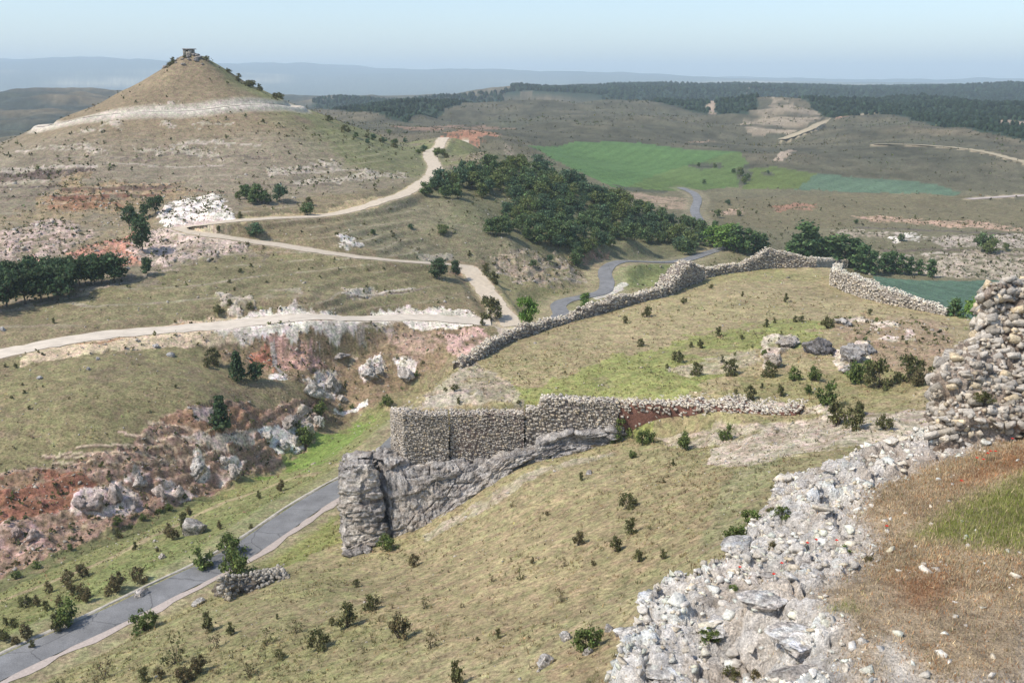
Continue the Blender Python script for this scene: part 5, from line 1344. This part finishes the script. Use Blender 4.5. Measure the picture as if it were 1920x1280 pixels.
# loose stones on the slopes
band = (sstep(330, 180, RR) * (.06 + K * 1.2 + .2 * sstep(.3, .6, n30)) * (100 / RR) + (K > .8) * (RR < 92) * 2.5)
pos, i, j, rg_ = sample_grid(wt * band, 9000, 75)
n = len(pos); sz = (rg_.uniform(.07, .2, (n, 1)) * np.clip(RR[i, j] / 85, .7, 2.6)[:, None] * (1 + 1.2 * (rg_.random((n, 1)) > .93)))
VV, FF, CC = join_stones(pos, sz * rg_.uniform(.7, 1.3, (n, 3)) * np.array((1, 1, .7)), rand_rot(n, rg_, .4), stone_cols(n, rg_, (.47, .43, .37), .25), [hull_proto(700 + q, .6, 8) for q in range(5)], 6)
add_obj('loose_stones', mesh_from_arrays('loose_stones', VV, FF, colors=CC), M_STONE, kind='stuff')
# pine forest on the far ridges
pos, i, j, rg_ = sample_grid(cell_area * fmask * (1200 / np.maximum(RR, 700)) ** 1.7, 30000, 76)
n = len(pos); hh = rg_.uniform(2.4, 4.4, n) * np.clip(RR[i, j] / 900, .8, 2.6)
k6 = np.arange(6) * math.pi / 3
ring = np.stack([np.cos(k6), np.sin(k6)], -1)
jit = rg_.uniform(.7, 1.25, (n, 6, 1))
low = np.concatenate([ring[None] * jit * (hh * .46)[:, None, None], np.repeat((hh * .10)[:, None, None], 6, 1)], -1)
up = np.concatenate([ring[None] * jit[:, ::-1] * (hh * .40)[:, None, None], np.repeat((hh * .62)[:, None, None], 6, 1)], -1)
tip = np.concatenate([rg_.normal(0, .3, (n, 1, 2)), hh[:, None, None]], -1)
VV = (np.concatenate([low, up, tip], 1) + pos[:, None]).reshape(-1, 3)
q = np.arange(6); q2 = (q + 1) % 6
tri = np.concatenate([np.stack([q, q2, q2 + 6], -1), np.stack([q, q2 + 6, q + 6], -1), np.stack([q + 6, q2 + 6, np.full(6, 12)], -1)])
FF = (tri[None] + (np.arange(n) * 13)[:, None, None]).reshape(-1, 3)
cc = np.array((.030, .050, .028))[None] * np.exp(rg_.normal(0, .35, (n, 1)))
add_obj('pine_forest', mesh_from_arrays('pine_forest', VV, FF, colors=np.repeat(cc, 13, 0).astype(np.float32)), M_LEAF, kind='stuff')

# ------------------------------------------------------------------ ruined hut and rocks on the summit of the conical hill
hx, hy = HILL[0] - .2, HILL[1] - 1.5
hz = height_at(hx, hy)
hut = empty('stone_hut', (hx, hy, hz + .1), 'small ruined stone hut with a flat roof on the hill summit', 'hut', None, .15, (.9, .9, .80))
def boxes(lst, col):
    V, F, b = [], [], 0
    for (x0, x1, y0, y1, z0, z1) in lst:
        V.append(np.array([(x, y, z) for z in (z0, z1) for y in (y0, y1) for x in (x0, x1)]))
        F.append(np.array([(0, 2, 3, 1), (4, 5, 7, 6), (0, 1, 5, 4), (2, 6, 7, 3), (0, 4, 6, 2), (1, 3, 7, 5)]) + b); b += 8
    V = np.concatenate(V)
    return mesh_from_arrays('m', V, np.concatenate(F), colors=np.tile([col], (len(V), 1)).astype(np.float32))
HC = (.34, .305, .25)
add_obj('front_wall', boxes([(-1.9, -.95, -1.6, -1.2, -.5, 2.1), (-.95, -.25, -1.6, -1.2, -.5, 1.2), (-.95, -.25, -1.6, -1.2, 1.75, 2.1), (-.25, 1.15, -1.6, -1.2, -.5, 2.1)], HC), M_STONE, hut)
add_obj('side_wall', boxes([(-1.9, -1.5, -1.2, 1.6, -.5, 2.1)], HC), M_STONE, hut)
add_obj('back_wall', boxes([(-1.5, 1.15, 1.2, 1.6, -.5, 2.05)], HC), M_STONE, hut)
add_obj('low_wall', boxes([(1.15, 1.9, -1.6, -1.2, -.5, .6), (1.55, 1.9, -1.2, 1.6, -.5, .8)], HC), M_STONE, hut)
add_obj('corner_post', boxes([(1.62, 1.85, -1.55, -1.3, .6, 2.0)], (.26, .22, .18)), M_STONE, hut)
add_obj('roof', boxes([(-2.05, 2.1, -1.75, 1.7, 2.1, 2.3)], (.30, .235, .19)), M_STONE, hut)
rr_ = random.Random(9)
for i in range(34):
    a = rr_.uniform(-3.1, .1); rad = rr_.uniform(2.6, 8.5); x, y = hx + rad * math.cos(a) * 1.1 - 1.0, hy + rad * math.sin(a) * .8
    s = rr_.uniform(.6, 1.5)
    boulder('summit_rock', (x, y, height_at(x, y)), (s * 1.4, s, s * .8), 400 + i % 7, 'grey rock of the crag ringing the hilltop hut', 'rocks of the summit crag', base=(.34, .31, .28), cat='rock', rz=i, sub=2)

# ------------------------------------------------------------------ castle terrace in the foreground
RIM = [(1120,1330,8.75),(1150,1285,8.7),(1166,1200,8.65),(1200,1140,8.6),(1232,1090,8.55),(1256,1060,8.5),(1310,1056,8.5),(1368,1024,8.45),(1372,1000,8.4),(1400,955,8.35),(1432,910,8.3),(1470,872,8.2),(1560,842,8.0),(1640,822,7.95),(1700,804,7.9),(1742,782,7.8),(1800,745,7.6),(1900,700,7.3),(2020,680,7.2)]
def drop_pt(x, y, d):
    az, t = az_t(x, y); r = d / -t; return (r * math.sin(az), r * math.cos(az), -d)
rim3 = [drop_pt(*p) for p in RIM]
inner = [(1300,1300,8.75),(1300,1200,8.75),(1300,1120,8.6),(1400,1200,8.65),(1390,1110,8.5),(1430,1110,8.1),(1480,1190,8.15),(1500,1290,8.2),(1560,1290,8.0),(1700,1290,7.95),(1920,1290,7.85),(1600,1100,7.95),(1600,1000,7.95),(1900,1050,7.7),(1500,950,8.15),(1450,1000,8.3),(1700,880,7.8),(1900,880,7.5),(1880,790,7.4),(1420,1280,8.7),(1460,1230,8.6)]
A3 = rim3 + [drop_pt(*p) for p in inner] + [(12, 8, -7.8), (4, 8, -8.2), (1, 8, -8.8), (18, 20, -7.4), (18, 27, -7.2), (20, 10, -7.6)]
A3 = np.array(A3)
rbf_l = RBF(A3[:, :2], A3[:, 2], c=.25, smooth=2e-3)
STEP = .055
lx = np.arange(-1.6, 15.5, STEP); ly = np.arange(9.0, 29.0, STEP)
LX, LY = np.meshgrid(lx, ly)
cgx = np.linspace(lx[0], lx[-1], 90); cgy = np.linspace(ly[0], ly[-1], 110)
CG = rbf_l(*np.meshgrid(cgx, cgy))
def bil(Cg, x, y):
    fx = np.clip((x - cgx[0]) / (cgx[1] - cgx[0]), 0, len(cgx) - 1.001); fy = np.clip((y - cgy[0]) / (cgy[1] - cgy[0]), 0, len(cgy) - 1.001)
    i = fx.astype(int); j = fy.astype(int); a = fx - i; b = fy - j
    return (Cg[j, i] * (1 - a) + Cg[j, i + 1] * a) * (1 - b) + (Cg[j + 1, i] * (1 - a) + Cg[j + 1, i + 1] * a) * b
LZ = bil(CG, LX, LY)
lpoly = [(p[0], p[1]) for p in rim3] + [(30, 26), (30, 5), (-1, 5)]
ln1 = fbm(LX / 1.4, LY / 1.4, 4, 210); ln2 = fbm(LX / .35, LY / .35, 3, 220); ln3 = fbm(LX / 4, LY / 4, 3, 230)
wx, wy = LX + .30 * ln1, LY + .30 * fbm(LX / 1.4 + 7, LY / 1.4, 4, 215)
lin = inside(wx, wy, lpoly)
ld = np.full(LX.shape, 1e9)
for a, b in zip(rim3[:-1], rim3[1:]):
    ld = np.minimum(ld, seg_dist(wx, wy, a[:2], b[:2])[0])
out_d = np.where(lin, 0, ld); in_d = np.where(lin, ld, 0)
# rocky rim: how far in the bare stone reaches (traced as the edge of the grass)
GRASS = [(1560,1330),(1530,1240),(1500,1130),(1480,1090),(1560,1060),(1600,1020),(1560,960),(1600,912),(1700,884),(1790,866),(1880,846),(2010,826),(2000,1330)]
gpoly = []
for x, y in GRASS:
    az, t = az_t(x, y); r = 8.0 / -t; gpoly.append((r * math.sin(az), r * math.cos(az)))
gm = inside(LX + .35 * ln1 + .2 * ln2, LY + .5 * ln1[::-1] + .2 * ln2, gpoly)
gd = np.full(LX.shape, 1e9)
for k in range(len(gpoly)): gd = np.minimum(gd, seg_dist(LX, LY, gpoly[k], gpoly[(k + 1) % len(gpoly)])[0])
grass_w = np.where(gm, sstep(0, .8, gd), 0)
stony = 1 - grass_w
f1, f2, ch = cells(LX / .75 + .5 * ln1, LY / .6 + .4 * ln2, 240); e1, e2, ch2 = cells(LX / .27 + .3 * ln1, LY / .24, 250)
relief = stony * ((ch - .5) * .26 - .16 * sstep(.16, .02, f2 - f1) + (ch2 - .5) * .10 - .05 * sstep(.2, .04, e2 - e1) + .10 * ln1 + .03 * ln2) + grass_w * (.05 * ln1 + .02 * ln2)
# a raised line of old footing stones between rubble and grass
LZ = LZ + relief
LZ = LZ - np.where(lin, .35 * np.exp(-(in_d / .35) ** 2) * .6, .2 + out_d * 3.6 + .9 * np.minimum(out_d, 1.0) * ln1 + .5 * (ch - .5))
keep = out_d < 3.2
# colours
w_red = sstep(-.1, .45, ln1 + .5 * ln3)
lc = np.array((.77, .715, .635))[None, None] * (1 + .25 * (ch - .5) + .22 * (ch2 - .5) + .2 * ln2)[..., None]
dirt = sstep(.05, .5, -ln1 + .4 * ln2 + .3 * ln3)[..., None] * .6
lc = lc * (1 - dirt) + np.array((.40, .31, .215)) * dirt
pinkish = sstep(.1, .5, ln3 + .4 * ln1)[..., None] * .2
lc = lc * (1 - pinkish) + np.array((.50, .37, .29)) * pinkish
gcol = np.array((.46, .35, .225))[None, None] * (1 + .3 * ln2)[..., None] * np.ones(LX.shape + (1,))
def lpatch(pxs, soft=.6, nz=.5):
    pp = [drop_pt(x, y, 7.85)[:2] for x, y in pxs]
    m = inside(LX + nz * ln1, LY + nz * ln1[::-1, ::-1], pp)
    d = np.full(LX.shape, 1e9)
    for k in range(len(pp)): d = np.minimum(d, seg_dist(LX, LY, pp[k], pp[(k + 1) % len(pp)])[0])
    return np.where(m, sstep(0, soft, d), 0)
GR1 = lpatch([(1660,1005),(1760,945),(1930,895),(2010,905),(2010,1085),(1850,1062),(1740,1035)], .8)
GR2 = lpatch([(1500,1120),(1600,1100),(1650,1160),(1540,1180)], .5)
RUST = np.clip(lpatch([(1620,1060),(1760,1040),(1850,1100),(1780,1180),(1660,1150)], .8) + lpatch([(1700,930),(1760,900),(1880,860),(2000,870),(2000,920),(1800,940)], .8), 0, 1)
PALE = np.clip(lpatch([(1600,1200),(1680,1170),(1760,1250),(1800,1330),(1640,1330)], .6) + lpatch([(1690,830),(1740,800),(1860,810),(1875,850),(1760,862)], .4, .2), 0, 1)
for w, c in ((GR1 * .9, (.26, .265, .085)), (GR2 * .8, (.29, .265, .10)), (RUST * .8, (.36, .185, .09)), (PALE * .9, (.62, .56, .47))):
    gcol = gcol * (1 - w[..., None]) + np.array(c) * w[..., None]
mot = sstep(.0, .45, ln1 + .6 * ln3)[..., None] * .65
gcol = gcol * (1 - mot) + np.array((.44, .36, .25)) * mot
tc_ = lc * stony[..., None] + gcol * grass_w[..., None]
idx = np.arange(LX.size).reshape(LX.shape)
kq = keep[:-1, :-1] & keep[1:, :-1] & keep[:-1, 1:] & keep[1:, 1:]
ff = np.stack([idx[:-1, :-1], idx[:-1, 1:], idx[1:, 1:], idx[1:, :-1]], -1)[kq]
me = mesh_from_arrays('terrace', np.stack([LX, LY, LZ + CAMZ], -1).reshape(-1, 3), ff, smooth=False, colors=np.clip(tc_, .02, .8).reshape(-1, 3).astype(np.float32))
M_TERR = attr_mat('terrace', ((.8, .8, 1.2), (6, .68, 1.32), (28, .62, 1.36)), .7, 16)
bmt = add_obj('terrace', me, M_TERR, kind='structure')
bm = bmesh.new(); bm.from_mesh(me); bmesh.ops.delete(bm, geom=[v for v in bm.verts if not v.link_faces], context='VERTS'); bm.to_mesh(me); bm.free()
def lz_at(x, y):
    j = int(min(max((x - lx[0]) / STEP, 0), len(lx) - 1)); i = int(min(max((y - ly[0]) / STEP, 0), len(ly) - 1)); return LZ[i, j] + CAMZ
def lsample(w, n, seed):
    rg_ = np.random.default_rng(seed); w = (w * keep).astype(float).ravel(); k = rg_.choice(len(w), n, p=w / w.sum())
    i, j = k // LX.shape[1], k % LX.shape[1]
    return np.stack([LX[i, j] + rg_.uniform(-.5, .5, n) * STEP, LY[i, j] + rg_.uniform(-.5, .5, n) * STEP, LZ[i, j] + CAMZ], -1), i, j, rg_
# is it in front of the camera frame?  (where the photograph can show single stones)
def seen(p):
    d = p - np.array((0, 0, CAMZ)); zc = d[:, 1] * CP - d[:, 2] * SP; u = d[:, 0] / zc * FPX + 960; v = -(d[:, 1] * SP + d[:, 2] * CP) / zc * FPX + 640
    return (u > 1120) & (u < 1930) & (v < 1290)
# rubble of the old enclosure wall along the terrace edge: 300 stones told apart, the small rest in one mesh
rw = empty('ruined_footing', (float(rim3[6][0]), float(rim3[6][1]), float(rim3[6][2]) + CAMZ), 'crumbled white limestone wall footing along the terrace edge above the slope', 'ruin')
ro = np.array(rw.location)
edge_w = np.exp(-(np.maximum(gd * gm, 0) / .5) ** 2) * (lin | (out_d < .4)) * stony
pos, i, j, rg_ = lsample((lin | (out_d < .3)) * stony ** 2 * (.25 + edge_w + np.exp(-(in_d / .7) ** 2) * .6), 1500, 81)
pos = pos[seen(pos)][:300]; n = len(pos)
PM = [mesh_from_arrays('stone', v, f, colors=np.tile(stone_cols(1, np.random.default_rng(q), (.75, .695, .61), .14), (len(v), 1))) for q, (v, f) in enumerate(PROTO)]
for m_ in PM: m_.materials.append(M_STONE)
for k in range(n):
    s = float(np.clip(rg_.lognormal(-2.1, .45), .08, .32))
    o = add_obj('stone', PM[k % 10], None, rw, tuple(pos[k] - ro + np.array((0, 0, s * .08))))
    o.scale = (s * rg_.uniform(.9, 1.5), s * rg_.uniform(.8, 1.1), s * rg_.uniform(.35, .65)); o.rotation_euler = (rg_.normal(0, .22), rg_.normal(0, .22), rg_.uniform(0, 6.28))
pos, i, j, rg_ = lsample((lin | (out_d < 1.2)) * (stony + .05 + PALE * .5) * (.3 + 1.0 * sstep(-.2, .3, ln1)), 12000, 82)
n = len(pos); s = np.clip(rg_.lognormal(-2.6, .5, n), .03, .2)[:, None]
VV, FF, CC = join_stones(pos - ro, s * rg_.uniform(.7, 1.4, (n, 3)) * np.array((1, 1, .75)), rand_rot(n, rg_, .3), stone_cols(n, rg_, (.75, .695, .61), .22), [hull_proto(720 + q, .6, 9) for q in range(6)], 7)
add_obj('rubble', mesh_from_arrays('rubble', VV, FF, colors=CC), M_STONE, rw, kind='stuff')
# bigger ledges of living rock in the footing
for k, (x, y, d, w, h) in enumerate(((1440,1120,8.15,.75,.5),(1475,1165,8.2,.8,.45),(1500,1215,8.2,.8,.4),(1530,1262,8.15,.9,.4),(1345,1165,8.6,.6,.35),(1240,1100,8.6,.8,.4),(1215,1160,8.7,.8,.35),(1390,1010,8.45,.7,.4),(1480,905,8.25,.7,.3),(1540,1045,8.0,.6,.18),(1560,870,8.0,.6,.25),(1250,1240,8.75,.7,.4),(1460,1060,8.25,.7,.3))):
    p = drop_pt(x, y, d); p = np.array((p[0], p[1], lz_at(p[0], p[1]) - .10))
    boulder('rock_ledge', tuple(p - ro), (w * 1.25, w * .95, h * .5), 140 + k, None, parent=rw, base=(.76, .715, .645), rz=k * 1.1)

# ------------------------------------------------------------------ ruined wall block at the right edge
R0 = [pt(*p) for p in ((1738,792,22.8),(1770,784,22.6),(1800,778,22.6),(1860,770,22.9),(1920,768,23.2),(2040,762,23.8))]
R1 = [pt(*p) for p in ((1746,770,23.2),(1762,742,23.1),(1800,735,23.1),(1860,728,23.4),(1920,726,23.7),(2040,722,24.3))]
R2 = [pt(*p) for p in ((1752,745,23.7),(1768,702,23.6),(1800,694,23.6),(1860,690,23.9),(1920,690,24.2),(2040,688,24.8))]
R3 = [pt(*p) for p in ((1768,700,24.6),(1785,672,24.6),(1812,660,24.6),(1860,650,24.9),(1920,650,25.2),(2040,648,25.8))]
R4 = [pt(*p) for p in ((1800,652,25.5),(1812,640,25.3),(1830,622,25.2),(1862,612,25.4),(1920,612,25.7),(2040,610,26.3))]
R5 = [pt(*p) for p in ((1822,628,26.0),(1834,612,25.6),(1854,585,25.5),(1872,578,25.6),(1920,580,25.9),(2040,580,26.5))]
R6 = [pt(*p) for p in ((1835,600,26.4),(1848,575,26.0),(1856,555,25.7),(1880,545,25.8),(1920,538,26.1),(2040,532,26.7))]
R7 = [pt(*p) for p in ((1850,580,27.4),(1860,560,27.2),(1868,556,27.0),(1890,548,27.2),(1930,542,27.6),(2050,536,28.2))]
ru = empty('ruined_tower', tuple(R0[2]), 'tall ruined wall of rough grey stones rising in two tiers', 'ruin')
uo = np.array(ru.location)
_, (G, N, U, Vv) = rock_patch('core', rel_rows([[q - np.array((0, .25, 1.0)) for q in R0], R0, R1, R2, R3, R4, R5, R6, R7], uo), 150, 130, ru, seed=21, amp=.15, cell=(.9, .45), fine=.10, crack=.16, base=(.33, .27, .215), pale=(.46, .39, .31), dark=(.2, .15, .12))
RB = [q + np.array((.6, 3.2, -6)) for q in R7]
rock_patch('back', rel_rows([R7, RB], uo), 40, 40, ru, seed=22, amp=.08, fine=.06)
rg_ = np.random.default_rng(33)
UM = [mesh_from_arrays('stone', v, f, colors=np.tile(stone_cols(1, np.random.default_rng(50 + q), (.53, .48, .41), .30), (len(v), 1))) for q, (v, f) in enumerate(MIXED)]
for m_ in UM: m_.materials.append(M_STONE)
nv_, nu_ = G.shape[:2]
cnt = 0; v_m = .55; spots = []
while v_m < Vv.max() - .1:
    ch_ = rg_.uniform(.10, .18); u_m = rg_.uniform(0, .15)
    while u_m < U.max() * .86:
        w = rg_.uniform(.12, .34)
        iu = int(min((u_m + w / 2) / U.max() * (nu_ - 1), nu_ - 1)); iv = int(min((v_m + ch_ / 2) / Vv.max() * (nv_ - 1), nv_ - 1))
        if rg_.random() > .20: spots.append((iu, iv, w, ch_))
        u_m += w + rg_.uniform(0, .03)
    v_m += ch_
sizes = np.array([a[2] * a[3] for a in spots]); big = set(np.argsort(-sizes)[:300].tolist())
sp, ss, sr = [], [], []
for k, (iu, iv, w, h) in enumerate(spots):
    p = G[iv, iu]; nn = N[iv, iu].copy(); 
    if nn[1] > 0: nn = -nn
    tt = G[iv, min(iu + 3, nu_ - 1)] - G[iv, max(iu - 3, 0)] + rg_.normal(0, .02, 3)
    Rm = rot_frame(np.array([tt]), np.array([nn]))[0]
    if abs(nn[2]) > .75: Rm = rot_frame(np.array([tt]), np.array([(0, -1, .5)]))[0]
    if k in big:
        o = add_obj('stone', UM[k % 9], None, ru)
        o.matrix_local = Matrix.Translation(Vector(p + nn * rg_.uniform(-.10, .04))) @ Matrix(Rm.tolist()).to_4x4() @ Matrix.Diagonal((w * 1.08, rg_.uniform(.2, .32), h * 1.1, 1))
    else: sp.append(p + nn * .02); ss.append((w * 1.05, .2, h * 1.1)); sr.append(Rm)
for _ in range(1500):                                   # chips and mortar lumps that fill the joints
    iv, iu = rg_.integers(int(nv_ * .08), nv_ - 2), rg_.integers(1, int(nu_ * .86)); s = rg_.uniform(.04, .13)
    sp.append(G[iv, iu] + rg_.normal(0, .02, 3)); ss.append((s * rg_.uniform(.8, 1.6), s, s * rg_.uniform(.6, 1))); sr.append(rand_rot(1, rg_, .5)[0])
if sp: VV, FF, CC = join_stones(np.array(sp), np.array(ss), np.array(sr), stone_cols(len(sp), rg_, (.50, .45, .38), .30), MIXED, 9)
if sp: add_obj('small_stones', mesh_from_arrays('small_stones', VV, FF, colors=CC), M_STONE, ru, kind='stuff')
# ------------------------------------------------------------------ grass of the terrace, poppies, rim plants
def blades(pos, hgt, wid, cols, rg_, lean=.35):
    n = len(pos); a = rg_.uniform(0, 6.283, n); d = np.stack([np.cos(a), np.sin(a), np.zeros(n)], -1); l = rg_.normal(0, lean, (n, 2)) * hgt[:, None]
    top = pos + np.stack([l[:, 0], l[:, 1], hgt], -1)
    v = np.stack([pos - d * wid[:, None], pos + d * wid[:, None], top], 1).reshape(-1, 3)
    return v, np.arange(3 * n).reshape(-1, 3), np.repeat(cols, 3, 0)
wgt = grass_w * (1 - .8 * PALE) * (.35 + sstep(-.3, .4, ln1 + ln3)) + .03 * stony * lin
pos, i, j, rg_ = lsample(wgt * (LY < 27), 60000, 91)
n = len(pos); g1 = GR1[i, j] + .7 * GR2[i, j]; ru_ = RUST[i, j]
pick = rg_.random(n)
cols = np.where((pick < g1 * .8)[:, None], np.array((.33, .35, .10)), np.where((pick < .25 + .5 * ru_)[:, None], np.array((.46, .25, .12)), np.array((.60, .47, .28))))
cols = np.where(((pick > .95) & (g1 < .3))[:, None], np.array((.16, .17, .06)), cols)
cols = (cols * np.exp(rg_.normal(0, .25, (n, 1)))).astype(np.float32)
v, f, c = blades(pos - np.array((0, 0, .01)), rg_.uniform(.02, .085, n) * (1 + .5 * g1), rg_.uniform(.004, .010, n), cols, rg_)
add_obj('terrace_grass', mesh_from_arrays('terrace_grass', v, f, colors=c), M_LEAF, kind='stuff')
M_POPPY = plain_mat('poppy petal', (.62, .035, .02), .15, 30)
def poppy_mesh():
    parts = []
    for k in range(5):
        a = k * 1.257; c = np.array((math.cos(a), math.sin(a), 0)) * .018; t = np.array((-math.sin(a), math.cos(a), 0)) * .022; o_ = c * 2.1 + np.array((0, 0, .018))
        parts.append((np.array([c * 0, c + t, o_, c - t]), np.array([[0, 1, 2, 3]])))
    return join(parts)
v, f = poppy_mesh(); PET = mesh_from_arrays('petals', v, f); PET.materials.append(M_POPPY)
v, f = tube((0, 0, -.22), (0, 0, 0), .004, .003, 4); STM = mesh_from_arrays('stem', v, f); M_STEM = plain_mat('poppy stem', (.11, .13, .05)); STM.materials.append(M_STEM)
for (x, y) in ((1853,880),(1848,883),(1862,881),(1828,888),(1800,926),(1662,992),(1512,1043),(1566,1042),(1466,1052),(1450,1086),(1530,1018),(1893,862),(1905,780),(1388,1047),(1840,892)):
    p = drop_pt(x, y, 7.75 if x > 1600 else 8.15); zz_ = lz_at(p[0], p[1])
    o = empty('poppy', (p[0], p[1], zz_ + .20), 'small red poppy flower in the dry terrace grass', 'poppy', 'poppies on the terrace'); o.scale = (.95,) * 3
    add_obj('petals', PET, None, o); add_obj('stem', STM, None, o)
RIMP = [(1466,968,26,'green','dark cushion plant in the rubble of the terrace edge'),(1447,950,18,'shrub','dark cushion plant in the rubble of the terrace edge'),(1335,1148,26,'green','grassy green tuft in the broken footing'),(1318,1160,20,'green','grassy green tuft in the broken footing'),
        (1450,1022,20,'dry','dark cushion plant in the rubble of the terrace edge'),(1585,1022,16,'green','grassy green tuft in the broken footing'),(1845,752,22,'shrub','dark plant rooted in the lower tier of the ruined tower'),(1628,1046,14,'dry','dry cushion plant at the edge of the grass'),
        (1375,1085,16,'green','grassy green tuft in the broken footing'),(1375,1190,22,'shrub','dark cushion plant in the rubble of the terrace edge'),(1420,1215,20,'dry','dark cushion plant in the rubble of the terrace edge')]
for x, y, h, k, l in RIMP:
    p = drop_pt(x, y, 8.3 if x < 1500 else 7.9); zz_ = lz_at(p[0], p[1])
    if x == 1845: p = pt(x, y, 22.9); zz_ = p[2]
    plant('cushion_plant', SHRUBS[k], (p[0], p[1], zz_ - .03), h * math.hypot(p[0], p[1], 8.3) / FPX * .95, l, 'plant', 'plants on the terrace edge', ('stems', 'foliage'), 1.25)
for x, y, h in ((1405,972,34),(1378,1004,34)):
    az, t = az_t(x, y); r = 19.6 if x > 1390 else 18.8; p = pt(x, y, r)
    plant('cliff_bush', SHRUBS['green'], (p[0], p[1], p[2] - .1), h * math.hypot(r, 8.6) / FPX * .9, 'dark bush hanging just below the terrace edge', 'bush', 'bushes under the terrace edge', ('stems', 'foliage'), 1.3)

# ------------------------------------------------------------------ haze
zmin = float(Z.min()) + CAMZ - 1.5
zmax = max(float(Z.max()) + CAMZ, CAMZ) + 25
ymax = 17200.0; xh = 13600.0
bm = bmesh.new()
bmesh.ops.create_cube(bm, size=1.0)
for v in bm.verts:
    v.co = Vector((v.co.x * 2 * xh, -60 + (v.co.y + .5) * (ymax + 60), zmin + (v.co.z + .5) * (zmax - zmin)))
me = bpy.data.meshes.new('haze'); bm.to_mesh(me); bm.free()
mh = bpy.data.materials.new('haze'); mh.use_nodes = True
nt = mh.node_tree; nt.nodes.clear()
out = nt.nodes.new('ShaderNodeOutputMaterial'); pv = nt.nodes.new('ShaderNodeVolumePrincipled')
pv.inputs['Color'].default_value = HAZE_COL
pv.inputs['Density'].default_value = HAZE_DENSITY
pv.inputs['Anisotropy'].default_value = 0.0
nt.links.new(pv.outputs[0], out.inputs['Volume'])
add_obj('haze', me, mh, kind='stuff')
